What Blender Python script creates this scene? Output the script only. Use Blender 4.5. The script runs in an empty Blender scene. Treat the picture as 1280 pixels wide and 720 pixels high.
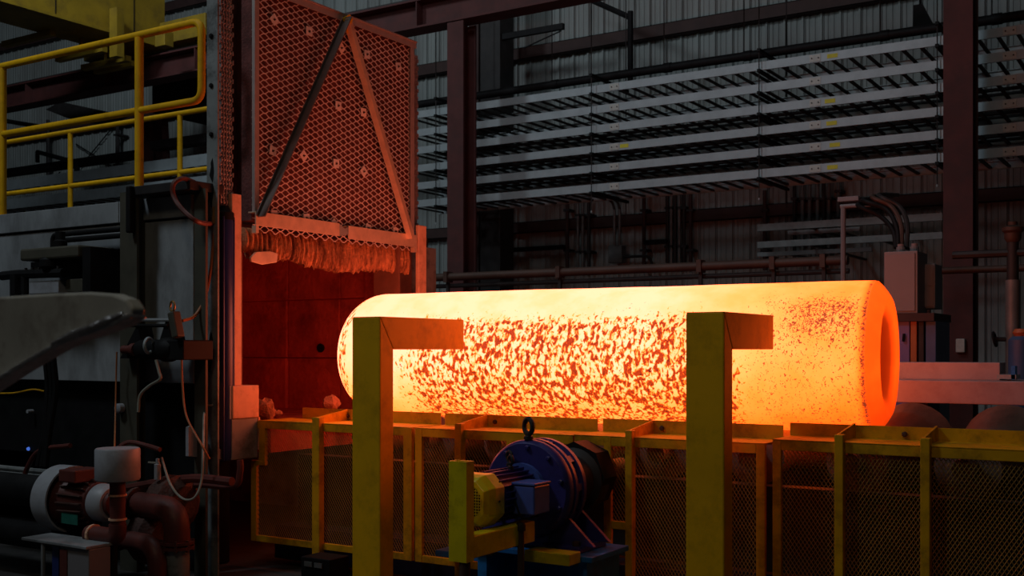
import bpy, math, random
from mathutils import Vector, Matrix

# ------------------------------------------------------------------ camera
F = 1384.0; HORIZON = 437.0; TH = math.radians(32.3); CAM_Z = 1.6
S_, C_ = math.sin(TH), math.cos(TH)
scene = bpy.context.scene
COL = scene.collection
cam_d = bpy.data.cameras.new('camera')
cam = bpy.data.objects.new('camera', cam_d)
COL.objects.link(cam)
cam.location = (0, 0, CAM_Z)
cam.rotation_euler = (math.radians(90), 0, TH)
cam_d.sensor_width = 36.0
cam_d.lens = 36.0 * F / 1280.0
cam_d.shift_y = (HORIZON - 360.0) / 1280.0
cam_d.clip_end = 200
cam_d.dof.use_dof = True
cam_d.dof.focus_distance = 7.0
cam_d.dof.aperture_fstop = 4.5
scene.camera = cam

# ------------------------------------------------------------------ world, fill lights, exposure
world = bpy.data.worlds.new('hall_air')
scene.world = world
world.use_nodes = True
bg = world.node_tree.nodes['Background']
bg.inputs[0].default_value = (0.75, 0.88, 1.0, 1)
bg.inputs[1].default_value = 0.006
scene.view_settings.view_transform = 'Standard'
scene.view_settings.look = 'None'
scene.view_settings.exposure = 0.0
scene.view_settings.gamma = 1.0
scene.view_settings.use_curve_mapping = False


def area(name, loc, target, size, power, col):
    d = bpy.data.lights.new(name, 'AREA')
    d.shape = 'DISK'
    d.size = size
    d.energy = power
    d.color = col
    o = bpy.data.objects.new(name, d)
    COL.objects.link(o)
    o.location = loc
    o.rotation_euler = (Vector(target) - Vector(loc)).to_track_quat('-Z', 'Y').to_euler()
    return o


COOL = (0.80, 0.92, 1.0)
# fill lights added out of view for wall, trays, furnace side and fronts
area('fill_light', (-13.5, 6.5, 11.0), (-20.0, 17.0, 5.5), 1.6, 240, COOL)
area('fill_light', (-6.5, 6.0, 11.0), (-9.5, 17.0, 5.0), 1.6, 95, COOL)
area('fill_light', (-1.5, 5.5, 11.0), (-3.0, 17.0, 5.0), 1.6, 12, COOL)
area('fill_light', (-8.5, 0.5, 9.5), (-8.5, 5.4, 2.0), 1.6, 150, COOL)
area('fill_light', (-1.5, -1.5, 8.5), (-2.8, 5.0, 1.0), 1.6, 38, (1.0, 0.80, 0.54))


# ------------------------------------------------------------------ measuring helpers (pixel of the photo on a known plane)
def _ab(px):
    t = (px - 640.0) / F
    return -S_ + C_ * t, C_ + S_ * t


def X_at(px, Y):
    a, b = _ab(px)
    return Y * a / b


def Y_at(px, X):
    a, b = _ab(px)
    return X * b / a


def on_y(px, py, Y):
    a, b = _ab(px)
    d = Y / b
    return Vector((a * d, Y, CAM_Z + (HORIZON - py) / F * d))


def on_x(px, py, X):
    a, b = _ab(px)
    d = X / a
    return Vector((X, b * d, CAM_Z + (HORIZON - py) / F * d))


# ------------------------------------------------------------------ materials
def srgb(r, g, b):
    f = lambda c: (c / 255 / 12.92) if c / 255 <= 0.04045 else ((c / 255 + 0.055) / 1.055) ** 2.4
    return (f(r), f(g), f(b))


def material(name, col, rough=0.55, metal=0.0, var=0.25, scale=6.0, bump=0.0, bscale=40.0, dirt=None, dirt_amt=0.5,
             dirt_scale=2.5, emit=None, stretch=(1, 1, 1), spec=0.5):
    m = bpy.data.materials.new(name)
    m.use_nodes = True
    nt = m.node_tree
    N, L = nt.nodes, nt.links
    b = N['Principled BSDF']
    b.inputs['Roughness'].default_value = rough
    b.inputs['Metallic'].default_value = metal
    b.inputs['Specular IOR Level'].default_value = spec
    geo = N.new('ShaderNodeNewGeometry')
    mp = N.new('ShaderNodeMapping')
    mp.inputs['Scale'].default_value = stretch
    L.new(geo.outputs['Position'], mp.inputs['Vector'])
    no = N.new('ShaderNodeTexNoise')
    no.inputs['Scale'].default_value = scale
    no.inputs['Detail'].default_value = 6
    no.inputs['Roughness'].default_value = 0.6
    L.new(mp.outputs[0], no.inputs['Vector'])
    rp = N.new('ShaderNodeValToRGB')
    e = rp.color_ramp.elements
    e[0].position = 0.3
    e[1].position = 0.7
    e[0].color = (*[c * (1 - var) for c in col], 1)
    e[1].color = (*[min(1, c * (1 + var * 0.6)) for c in col], 1)
    L.new(no.outputs['Fac'], rp.inputs[0])
    out = rp.outputs[0]
    if dirt:
        n2 = N.new('ShaderNodeTexNoise')
        n2.inputs['Scale'].default_value = dirt_scale
        n2.inputs['Detail'].default_value = 8
        n2.inputs['Roughness'].default_value = 0.7
        L.new(mp.outputs[0], n2.inputs['Vector'])
        r2 = N.new('ShaderNodeValToRGB')
        r2.color_ramp.elements[0].position = 0.48
        r2.color_ramp.elements[1].position = 0.66
        r2.color_ramp.elements[0].color = (0, 0, 0, 1)
        r2.color_ramp.elements[1].color = (dirt_amt,) * 3 + (1,)
        L.new(n2.outputs['Fac'], r2.inputs[0])
        mx = N.new('ShaderNodeMixRGB')
        L.new(r2.outputs[0], mx.inputs[0])
        L.new(out, mx.inputs[1])
        mx.inputs[2].default_value = (*dirt, 1)
        out = mx.outputs[0]
    L.new(out, b.inputs['Base Color'])
    if bump:
        nb = N.new('ShaderNodeTexNoise')
        nb.inputs['Scale'].default_value = bscale
        nb.inputs['Detail'].default_value = 5
        L.new(geo.outputs['Position'], nb.inputs['Vector'])
        bp = N.new('ShaderNodeBump')
        bp.inputs['Strength'].default_value = bump
        bp.inputs['Distance'].default_value = 0.02
        L.new(nb.outputs['Fac'], bp.inputs['Height'])
        L.new(bp.outputs[0], b.inputs['Normal'])
    if emit:
        b.inputs['Emission Color'].default_value = (*emit[0], 1)
        b.inputs['Emission Strength'].default_value = emit[1]
    return m


M = {}
M['floor'] = material('concrete_floor', (0.045, 0.042, 0.04), 0.8, 0, 0.4, 1.5, 0.2, 30, (0.01, 0.01, 0.01), 0.7)
M['wall'] = material('wall_sheet', (0.30, 0.33, 0.32), 0.6, 0, 0.15, 1.2, dirt=(0.10, 0.085, 0.075), dirt_amt=0.5, dirt_scale=0.7, stretch=(1, 1, 0.25))
M['girt'] = material('girt_red', (0.055, 0.026, 0.023), 0.7, 0, 0.3, 4)
M['redsteel'] = material('red_oxide_steel', (0.095, 0.024, 0.022), 0.75, 0, 0.3, 3, dirt=(0.05, 0.02, 0.02), dirt_amt=0.6)
M['darksteel'] = material('dark_steel', (0.030, 0.026, 0.026), 0.6, 0.2, 0.4, 6)
M['black'] = material('black_paint', (0.012, 0.012, 0.013), 0.6, 0, 0.4, 6, spec=0.15)
M['galv'] = material('galvanised_steel', (0.36, 0.41, 0.43), 0.5, 0.25, 0.15, 5)
M['galv2'] = material('dull_galvanised', (0.17, 0.185, 0.185), 0.5, 0.3, 0.3, 7)
M['splice'] = material('splice_plate_metal', (0.48, 0.49, 0.45), 0.5, 0.1, 0.15, 20)
M['sticker'] = material('yellow_sticker', (0.65, 0.62, 0.03), 0.6, 0, 0.1, 20)
M['yellow'] = material('safety_yellow', (0.88, 0.48, 0.003), 0.6, 0, 0.10, 3, spec=0.25, dirt=(0.25, 0.12, 0.006), dirt_amt=0.35, dirt_scale=5)
M['yellow2'] = material('guard_yellow', (0.80, 0.41, 0.004), 0.6, 0, 0.2, 5, spec=0.25, dirt=(0.16, 0.075, 0.006), dirt_amt=0.6, dirt_scale=6)
M['yellow3'] = material('bright_motor_yellow', (0.80, 0.66, 0.005), 0.35, 0, 0.12, 8, dirt=(0.2, 0.13, 0.01), dirt_amt=0.4, dirt_scale=9)
M['meshy'] = material('painted_expanded_metal', (0.33, 0.19, 0.03), 0.55, 0, 0.3, 8)
M['crane'] = material('crane_yellow', (0.34, 0.22, 0.015), 0.5, 0, 0.25, 2, dirt=(0.12, 0.08, 0.02), dirt_amt=0.5)
M['furn'] = material('furnace_grey', (0.33, 0.355, 0.375), 0.55, 0, 0.25, 1.6, dirt=(0.075, 0.075, 0.075), dirt_amt=0.75, dirt_scale=1.3, stretch=(1, 1, 0.4))
M['furn2'] = material('furnace_column_grey', (0.26, 0.28, 0.28), 0.5, 0, 0.2, 4, dirt=(0.03, 0.03, 0.03), dirt_amt=0.8, dirt_scale=5)
M['olive'] = material('buckstay_olive', (0.075, 0.07, 0.05), 0.6, 0, 0.3, 5)
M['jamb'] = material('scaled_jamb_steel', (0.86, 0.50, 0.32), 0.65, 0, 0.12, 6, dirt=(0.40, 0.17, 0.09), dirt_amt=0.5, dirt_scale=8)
M['plate'] = material('rusty_front_plate', (0.25, 0.10, 0.06), 0.7, 0, 0.35, 4)
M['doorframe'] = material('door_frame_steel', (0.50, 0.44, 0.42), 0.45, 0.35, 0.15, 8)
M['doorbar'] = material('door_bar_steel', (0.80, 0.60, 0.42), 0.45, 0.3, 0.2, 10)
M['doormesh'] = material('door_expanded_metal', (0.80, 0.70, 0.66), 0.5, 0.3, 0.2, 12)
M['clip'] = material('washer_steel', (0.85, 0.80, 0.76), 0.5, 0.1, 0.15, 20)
M['bracedark'] = material('shaded_brace_steel', (0.17, 0.13, 0.115), 0.5, 0.2, 0.3, 8)  # same steel, darker: shade on its side away from the forging put in colour
M['fibre'] = material('ceramic_fibre_backing', (0.16, 0.05, 0.045), 0.95, 0, 0.5, 9, 0.5, 50)
M['curtain'] = material('frayed_fibre', (0.55, 0.24, 0.10), 0.95, 0, 0.7, 26, 1.0, 45, dirt=(0.07, 0.015, 0.006), dirt_amt=0.9, dirt_scale=9, stretch=(1, 1, 0.22),
                        emit=((1.0, 0.03, 0.0), 0.006))
M['lining'] = material('hot_refractory', (0.34, 0.06, 0.035), 0.95, 0, 0.5, 3, 1.0, 16, dirt=(0.05, 0.008, 0.005), dirt_amt=0.8, dirt_scale=2.2,
                       emit=((1.0, 0.004, 0.0), 0.024))
M['rubble'] = material('hearth_fibre_rubble', (0.42, 0.17, 0.09), 0.95, 0, 0.4, 10, 0.8, 40)
M['bluecyl'] = material('cylinder_blue', (0.020, 0.035, 0.16), 0.35, 0, 0.2, 6)
M['blue'] = material('gearbox_navy', (0.05, 0.045, 0.24), 0.38, 0.1, 0.2, 7, dirt=(0.015, 0.012, 0.03), dirt_amt=0.6, dirt_scale=7)
M['blue2'] = material('motor_blue', (0.08, 0.14, 0.50), 0.35, 0, 0.2, 7)
M['bluebase'] = material('base_plate_blue', (0.015, 0.19, 0.55), 0.5, 0, 0.25, 6, dirt=(0.01, 0.03, 0.10), dirt_amt=0.6, dirt_scale=8)
M['bluedark'] = material('table_blue', (0.008, 0.010, 0.04), 0.6, 0, 0.3, 4)
M['rust'] = material('rusty_hub', (0.10, 0.045, 0.035), 0.7, 0.2, 0.4, 12, 0.4, 60)
M['whitepaint'] = material('dusty_white_paint', (0.40, 0.42, 0.46), 0.45, 0, 0.2, 6, dirt=(0.15, 0.14, 0.14), dirt_amt=0.5, dirt_scale=6)
M['redpipe'] = material('red_pipe_paint', (0.14, 0.032, 0.024), 0.5, 0, 0.3, 8, dirt=(0.04, 0.02, 0.02), dirt_amt=0.6, dirt_scale=8)
M['green'] = material('green_nameplate', (0.02, 0.16, 0.12), 0.5, 0, 0.2, 20)
M['brownpipe'] = material('brown_pipe', (0.08, 0.043, 0.03), 0.6, 0.1, 0.3, 4)
M['cab'] = material('cabinet_grey', (0.22, 0.21, 0.22), 0.5, 0, 0.1, 3)
M['cab2'] = material('cabinet_bluegrey', (0.17, 0.22, 0.26), 0.5, 0, 0.1, 3)
M['cabpurple'] = material('lower_cabinet_violet', (0.20, 0.15, 0.36), 0.5, 0, 0.15, 4)
M['caborange'] = material('lower_cabinet_orange', (0.45, 0.13, 0.04), 0.5, 0, 0.15, 4)
M['cabblue'] = material('lower_cabinet_blue', (0.05, 0.10, 0.22), 0.5, 0, 0.15, 4)
M['pink'] = material('scaled_table_beam', (0.42, 0.33, 0.34), 0.55, 0, 0.15, 2.5, dirt=(0.25, 0.15, 0.15), dirt_amt=0.5, dirt_scale=4)
M['roller'] = material('worn_roller', (0.24, 0.20, 0.16), 0.55, 0.4, 0.4, 7, 0.2, 40, stretch=(1, 0.2, 1))
M['hoser'] = material('red_brown_hose', (0.14, 0.04, 0.03), 0.5, 0, 0.2, 10)
M['hoseo'] = material('orange_hose', (0.42, 0.15, 0.05), 0.5, 0, 0.2, 10)
M['hosew'] = material('pale_cable', (0.33, 0.33, 0.27), 0.5, 0, 0.2, 10)
M['brass'] = material('brass_fitting', (0.35, 0.22, 0.08), 0.4, 0.6, 0.2, 10)
M['hook'] = material('grey_arm_paint', (0.60, 0.63, 0.60), 0.35, 0.1, 0.2, 5, dirt=(0.10, 0.05, 0.04), dirt_amt=0.6, dirt_scale=6)
M['bare'] = material('bare_bright_edge', (0.62, 0.60, 0.60), 0.28, 0.8, 0.3, 25, 0.5, 60)
M['led'] = material('blue_indicator', (0.05, 0.1, 0.6), 0.4, emit=((0.1, 0.25, 1.0), 0.5))
M['chain'] = material('oily_chain', (0.52, 0.46, 0.44), 0.38, 0.6, 0.3, 30)


def ingot_material():
    m = bpy.data.materials.new('white_hot_forging')
    m.use_nodes = True
    nt = m.node_tree
    N, L = nt.nodes, nt.links
    p = N['Principled BSDF']
    p.inputs['Roughness'].default_value = 0.85
    tc = N.new('ShaderNodeTexCoord')
    sep = N.new('ShaderNodeSeparateXYZ')
    L.new(tc.outputs['Object'], sep.inputs[0])
    X, Y, Z = sep.outputs

    def math_(op, a, b=None, c=None, clamp=False):
        n = N.new('ShaderNodeMath')
        n.operation = op
        n.use_clamp = clamp
        for i, v in enumerate((a, b, c)):
            if v is None:
                continue
            if isinstance(v, (int, float)):
                n.inputs[i].default_value = v
            else:
                L.new(v, n.inputs[i])
        return n.outputs[0]

    def rng(v, a, b, lo=0.0, hi=1.0, smooth=True):
        n = N.new('ShaderNodeMapRange')
        n.interpolation_type = 'SMOOTHSTEP' if smooth else 'LINEAR'
        n.clamp = True
        L.new(v, n.inputs[0])
        n.inputs[1].default_value = a
        n.inputs[2].default_value = b
        n.inputs[3].default_value = lo
        n.inputs[4].default_value = hi
        return n.outputs[0]

    def noise(scale, detail=4, rough=0.6, stretch=(1, 1, 1), dist=0.0):
        mp = N.new('ShaderNodeMapping')
        mp.inputs['Scale'].default_value = stretch
        L.new(tc.outputs['Object'], mp.inputs[0])
        n = N.new('ShaderNodeTexNoise')
        n.inputs['Scale'].default_value = scale
        n.inputs['Detail'].default_value = detail
        n.inputs['Roughness'].default_value = rough
        n.inputs['Distortion'].default_value = dist
        L.new(mp.outputs[0], n.inputs[0])
        return n.outputs['Fac']

    # object space: x = 0 at the furnace end, 1 m = 1 m along the forging, z = height above its axis
    LEN = INGOT_LEN
    big = noise(1.6, 3, 0.5)
    # scale coverage: heavy over the middle, light near both ends, little on the crown
    midx = math_('MULTIPLY', rng(X, 0.25, 1.0), rng(X, LEN * 0.765, LEN * 0.825, 1.0, 0.0))
    crown = rng(Z, 0.19, 0.37, 1.0, 0.0)
    heavy = math_('MULTIPLY', midx, crown)
    heavy = math_('MULTIPLY', heavy, rng(big, 0.25, 0.55, 0.85, 1.0))
    patch = math_('MULTIPLY', math_('MULTIPLY', rng(X, LEN * 0.84, LEN * 0.90), rng(X, LEN * 0.955, LEN * 0.975, 1, 0)),
                  math_('MULTIPLY', rng(Z, 0.05, 0.22), rng(Z, 0.30, 0.39, 1, 0)))
    leftp = math_('MULTIPLY', rng(X, 0.06, 0.12), rng(X, 0.16, 0.26, 1, 0))
    fine = noise(38, 2.5, 0.5, (1.0, 1.0, 0.6), 0.5)
    fine2 = noise(66, 2, 0.5, (1, 1, 0.8), 1.2)
    streak = noise(11, 3, 0.6, (1.0, 1.0, 0.35))
    fsum = math_('ADD', math_('MULTIPLY', fine, 0.82), math_('MULTIPLY', streak, 0.18))
    thr = math_('SUBTRACT', 0.70, math_('ADD', math_('MULTIPLY', heavy, 0.262), math_('ADD', math_('MULTIPLY', patch, 0.06), math_('MULTIPLY', leftp, 0.23))))
    dark = math_('MULTIPLY', math_('SUBTRACT', fsum, thr), 9.0, None, True)
    # small black specks everywhere on the barrel
    thr2 = math_('SUBTRACT', 0.735, math_('ADD', math_('MULTIPLY', patch, 0.13), math_('ADD', math_('MULTIPLY', heavy, 0.09), rng(X, LEN * 0.78, LEN * 0.84, 0.0, 0.125))))
    thr2 = math_('ADD', thr2, rng(Z, 0.33, 0.43, 0.0, 0.09))
    speck = math_('MULTIPLY', math_('SUBTRACT', fine2, thr2), 34.0, None, True)
    ring = math_('MULTIPLY', rng(X, LEN - 0.105, LEN - 0.085), rng(X, LEN - 0.085, LEN - 0.065, 1, 0))
    thr2 = math_('SUBTRACT', thr2, math_('MULTIPLY', ring, 0.16))
    speck = math_('MULTIPLY', math_('SUBTRACT', fine2, thr2), 34.0, None, True)
    barrel = math_('MULTIPLY', rng(X, 0.02, 0.1), rng(X, LEN - 0.085, LEN - 0.06, 1, 0))
    r2a = math_('SQRT', math_('ADD', math_('MULTIPLY', Y, Y), math_('MULTIPLY', Z, Z)))
    barrel = math_('MULTIPLY', barrel, rng(r2a, 0.38, 0.41))
    dark = math_('MULTIPLY', dark, barrel)
    speck = math_('MULTIPLY', speck, barrel)
    # ring of scale just before the chamfer
    # temperature: hottest at the furnace end, cooler towards the free end and the underside
    tx = math_('MULTIPLY', rng(X, LEN * 0.60, LEN * 0.86, 1.0, 0.58), rng(X, LEN * 0.80, LEN, 1.0, 0.72, False))
    tend = rng(X, LEN - 0.14, LEN - 0.06, 1.0, 0.40)
    tz = rng(Z, -0.47, -0.02, 0.48, 1.0)
    t = math_('MULTIPLY', math_('MULTIPLY', tx, tend), tz)
    t = math_('MULTIPLY', t, rng(noise(4, 4), 0.3, 0.7, 0.86, 1.06))
    r2 = math_('SQRT', math_('ADD', math_('MULTIPLY', Y, Y), math_('MULTIPLY', Z, Z)))
    endmask = rng(X, LEN - 0.35, LEN - 0.3)
    core = math_('MULTIPLY', rng(r2, 0.20, 0.335, 1.0, 0.0), endmask)
    t = math_('MULTIPLY', t, math_('SUBTRACT', 1.0, math_('MULTIPLY', core, 0.90)))
    t = math_('MULTIPLY', t, math_('SUBTRACT', 1.0, math_('MULTIPLY', dark, 0.90)))
    ramp = N.new('ShaderNodeValToRGB')
    cr = ramp.color_ramp
    cr.elements[0].position = 0.0
    cr.elements[0].color = (0.05, 0.0015, 0.0, 1)
    cr.elements[1].position = 1.0
    cr.elements[1].color = (1.0, 0.180, 0.098, 1)
    for pos, c in ((0.05, (0.10, 0.005, 0.0002)), (0.10, (0.24, 0.013, 0.0004)), (0.18, (0.40, 0.027, 0.001)), (0.30, (0.58, 0.056, 0.0035)), (0.42, (0.72, 0.084, 0.010)), (0.60, (0.85, 0.124, 0.028)), (0.82, (0.95, 0.158, 0.062))):
        e = cr.elements.new(pos)
        e.color = (*c, 1)
    L.new(t, ramp.inputs[0])
    # scale cools to dull red, specks to nearly black
    mx = N.new('ShaderNodeMixRGB')
    L.new(rng(dark, 0.45, 1.0, 0.0, 0.9), mx.inputs[0])
    L.new(ramp.outputs[0], mx.inputs[1])
    dk = N.new('ShaderNodeValToRGB')
    dk.color_ramp.elements[0].position = 0.35
    dk.color_ramp.elements[0].color = (0.145, 0.0125, 0.0015, 1)
    dk.color_ramp.elements[1].position = 0.7
    dk.color_ramp.elements[1].color = (0.055, 0.004, 0.001, 1)
    L.new(fine2, dk.inputs[0])
    L.new(dk.outputs[0], mx.inputs[2])
    mx2 = N.new('ShaderNodeMixRGB')
    L.new(math_('MULTIPLY', speck, 0.9), mx2.inputs[0])
    L.new(mx.outputs[0], mx2.inputs[1])
    mx2.inputs[2].default_value = (0.030, 0.005, 0.002, 1)
    p.inputs['Base Color'].default_value = (0.10, 0.07, 0.06, 1)
    L.new(mx2.outputs[0], p.inputs['Emission Color'])
    p.inputs['Emission Strength'].default_value = 5.2
    bp = N.new('ShaderNodeBump')
    bp.inputs['Strength'].default_value = 0.4
    bp.inputs['Distance'].default_value = 0.01
    L.new(math_('ADD', dark, speck), bp.inputs['Height'])
    L.new(bp.outputs[0], p.inputs['Normal'])
    return m


# ------------------------------------------------------------------ mesh building
def world_loc(o):
    v = Vector((0, 0, 0))
    while o is not None:
        v += o.location
        o = o.parent
    return v


class MB:
    def __init__(s):
        s.v = []
        s.f = []

    def add(s, vs, fs):
        n = len(s.v)
        s.v += [tuple(v) for v in vs]
        s.f += [tuple(i + n for i in f) for f in fs]
        return s

    def box(s, x0, x1, y0, y1, z0, z1):
        return s.add([(x0, y0, z0), (x1, y0, z0), (x1, y1, z0), (x0, y1, z0), (x0, y0, z1), (x1, y0, z1), (x1, y1, z1), (x0, y1, z1)],
                     [(3, 2, 1, 0), (4, 5, 6, 7), (0, 1, 5, 4), (1, 2, 6, 5), (2, 3, 7, 6), (3, 0, 4, 7)])

    def bar(s, p0, p1, w, h, up=(0, 0, 1)):
        p0, p1 = Vector(p0), Vector(p1)
        d = (p1 - p0).normalized()
        up = Vector(up)
        if abs(d.dot(up)) > 0.98:
            up = Vector((0, 1, 0))
        sd = d.cross(up).normalized() * (w / 2)
        u = sd.cross(d).normalized() * (h / 2)
        vs = [p + a * sd + b * u for p in (p0, p1) for a, b in ((-1, -1), (1, -1), (1, 1), (-1, 1))]
        return s.add(vs, [(0, 1, 2, 3), (7, 6, 5, 4), (0, 4, 5, 1), (1, 5, 6, 2), (2, 6, 7, 3), (3, 7, 4, 0)])

    def tube(s, pts, r, n=8, caps=True):
        pts = [Vector(p) for p in pts]
        rs = r if isinstance(r, (list, tuple)) else [r] * len(pts)
        rings = []
        ref = None
        for i, p in enumerate(pts):
            d = (pts[min(i + 1, len(pts) - 1)] - pts[max(i - 1, 0)]).normalized()
            if ref is None:
                ref = Vector((0, 0, 1)) if abs(d.z) < 0.9 else Vector((0, 1, 0))
            u = (ref - d * ref.dot(d)).normalized()
            ref = u
            w = d.cross(u)
            rings.append([p + (u * math.cos(2 * math.pi * k / n) + w * math.sin(2 * math.pi * k / n)) * rs[i] for k in range(n)])
        vs = [v for R in rings for v in R]
        fs = []
        for i in range(len(pts) - 1):
            for k in range(n):
                k2 = (k + 1) % n
                fs.append((i * n + k, i * n + k2, (i + 1) * n + k2, (i + 1) * n + k))
        if caps:
            fs.append(tuple(reversed(range(n))))
            fs.append(tuple((len(pts) - 1) * n + k for k in range(n)))
        return s.add(vs, fs)

    def lathe(s, prof, origin, axis, n=32, caps=True):
        """prof: list of (distance along axis, radius)"""
        o = Vector(origin)
        d = Vector(axis).normalized()
        ref = Vector((0, 0, 1)) if abs(d.z) < 0.9 else Vector((0, 1, 0))
        u = (ref - d * ref.dot(d)).normalized()
        w = d.cross(u)
        vs = []
        for h, r in prof:
            for k in range(n):
                a = 2 * math.pi * k / n
                vs.append(o + d * h + (u * math.cos(a) + w * math.sin(a)) * r)
        fs = []
        for i in range(len(prof) - 1):
            for k in range(n):
                k2 = (k + 1) % n
                fs.append((i * n + k, i * n + k2, (i + 1) * n + k2, (i + 1) * n + k))
        if caps:
            fs.append(tuple(reversed(range(n))))
            fs.append(tuple((len(prof) - 1) * n + k for k in range(n)))
        return s.add(vs, fs)

    def prism(s, poly, d):
        """poly: list of 3D points of a planar outline; d: extrusion vector"""
        n = len(poly)
        d = Vector(d)
        vs = [Vector(p) for p in poly] + [Vector(p) + d for p in poly]
        fs = [tuple(reversed(range(n))), tuple(range(n, 2 * n))]
        for i in range(n):
            j = (i + 1) % n
            fs.append((i, j, n + j, n + i))
        return s.add(vs, fs)

    def torus(s, c, axis, R, r, n=20, k=8):
        c = Vector(c)
        d = Vector(axis).normalized()
        ref = Vector((0, 0, 1)) if abs(d.z) < 0.9 else Vector((0, 1, 0))
        u = (ref - d * ref.dot(d)).normalized()
        w = d.cross(u)
        vs, fs = [], []
        for i in range(n):
            a = 2 * math.pi * i / n
            e = u * math.cos(a) + w * math.sin(a)
            for j in range(k):
                b = 2 * math.pi * j / k
                vs.append(c + e * (R + r * math.cos(b)) + d * (r * math.sin(b)))
        for i in range(n):
            for j in range(k):
                fs.append((i * k + j, ((i + 1) % n) * k + j, ((i + 1) % n) * k + (j + 1) % k, i * k + (j + 1) % k))
        return s.add(vs, fs)

    def mesh(s, name, mat, off=(0, 0, 0), smooth=False):
        me = bpy.data.meshes.new(name)
        o = Vector(off)
        me.from_pydata([tuple(Vector(v) - o) for v in s.v], [], s.f)
        import bmesh
        bm = bmesh.new()
        bm.from_mesh(me)
        bmesh.ops.recalc_face_normals(bm, faces=bm.faces)
        bm.to_mesh(me)
        bm.free()
        me.materials.append(M[mat] if isinstance(mat, str) else mat)
        if smooth:
            me.shade_smooth()
            try:
                me.set_sharp_from_angle(angle=math.radians(38))
            except Exception:
                pass
        return me

    def build(s, name, mat, parent=None, smooth=False, bev=0.0, label=None, cat=None, group=None, kind=None):
        if parent is None:
            xs, ys, zs = zip(*s.v)
            off = Vector(((min(xs) + max(xs)) / 2, (min(ys) + max(ys)) / 2, min(zs)))
        else:
            off = world_loc(parent)
        ob = bpy.data.objects.new(name, s.mesh(name, mat, off, smooth))
        COL.objects.link(ob)
        if parent is None:
            ob.location = off
        else:
            ob.parent = parent
        if bev:
            b = ob.modifiers.new('edge', 'BEVEL')
            b.width = bev
            b.segments = 2
            b.limit_method = 'ANGLE'
        tag(ob, label, cat, group, kind)
        return ob


def tag(o, label=None, cat=None, group=None, kind=None):
    if label:
        o['label'] = label
    if cat:
        o['category'] = cat
    if group:
        o['group'] = group
    if kind:
        o['kind'] = kind
    return o


def thing(name, label, cat, loc, group=None):
    o = bpy.data.objects.new(name, None)
    o.empty_display_size = 0.1
    COL.objects.link(o)
    o.location = Vector(loc)
    return tag(o, label, cat, group)


def inst(name, me, parent, wloc, rot=None):
    o = bpy.data.objects.new(name, me)
    COL.objects.link(o)
    o.parent = parent
    o.location = Vector(wloc) - (world_loc(parent) if parent else Vector((0, 0, 0)))
    if rot:
        o.rotation_euler = rot
    return o


def smooth_path(pts, n=6):
    """Catmull-Rom through the points"""
    P = [Vector(p) for p in pts]
    P = [P[0] * 2 - P[1]] + P + [P[-1] * 2 - P[-2]]
    out = []
    for i in range(1, len(P) - 2):
        a, b, c, d = P[i - 1:i + 3]
        for k in range(n):
            t = k / n
            out.append(0.5 * ((2 * b) + (c - a) * t + (2 * a - 5 * b + 4 * c - d) * t * t + (3 * b - a - 3 * c + d) * t ** 3))
    out.append(P[-2])
    return out


def bend(pts, r, n=5):
    """polyline with rounded corners"""
    P = [Vector(p) for p in pts]
    out = [P[0]]
    for i in range(1, len(P) - 1):
        a, b, c = P[i - 1:i + 2]
        u = (a - b).normalized()
        w = (c - b).normalized()
        p, q = b + u * r, b + w * r
        for k in range(n + 1):
            t = k / n
            out.append((1 - t) ** 2 * p + 2 * t * (1 - t) * b + t * t * q)
    out.append(P[-1])
    return out


random.seed(7)

# ================================================================== SETTING
YW = 17.5          # back wall
MB().box(-34, 12, -6, YW + 0.3, -0.2, 0.0).build('floor', 'floor', kind='structure')
wall = MB().box(-34, 12, YW + 0.04, YW + 0.2, 0, 13).build('wall_back', 'wall', kind='structure')
# corrugated sheets, each its own piece
PW = 0.30
pm = MB()
prof = [(0, 0.045), (0.004, 0.0), (0.055, 0.0), (0.066, 0.014), (0.082, 0.014), (0.093, 0.0), (0.150, 0.0), (0.161, 0.014), (0.177, 0.014), (0.188, 0.0),
        (0.240, 0.0), (0.2445, -0.035), (0.275, -0.035), (0.280, 0.0), (0.294, 0.0), (0.298, 0.045)]
vs, fs = [], []
for (x, y) in prof:
    vs += [(x, y, 0), (x, y, 12.0)]
for i in range(len(prof) - 1):
    fs.append((2 * i, 2 * i + 2, 2 * i + 3, 2 * i + 1))
pm.add(vs, fs)
panel_me = pm.mesh('wall_panel', 'wall')
x = -31.0
while x < 9.0:
    inst('wall_panel', panel_me, wall, (x, YW - 0.0, 0.02))
    x += PW
# girts of red-oxide channel on the inside of the sheets
for z, h in ((3.75, 0.20), (6.95, 0.22), (9.4, 0.22)):
    g = MB()
    g.box(-31, 9, YW - 0.16, YW - 0.15, z, z + h).box(-31, 9, YW - 0.16, YW - 0.04, z, z + 0.012).box(-31, 9, YW - 0.16, YW - 0.04, z + h - 0.012, z + h)
    g.build('girt', 'girt', wall)


def i_section(mb, cx, cy, z0, z1, w, d, tf=0.03, tw=0.02, along='x'):
    """vertical H column; flanges face y (web along y)"""
    mb.box(cx - w / 2, cx + w / 2, cy - d / 2, cy - d / 2 + tf, z0, z1)
    mb.box(cx - w / 2, cx + w / 2, cy + d / 2 - tf, cy + d / 2, z0, z1)
    mb.box(cx - tw / 2, cx + tw / 2, cy - d / 2 + tf, cy + d / 2 - tf, z0, z1)


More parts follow.
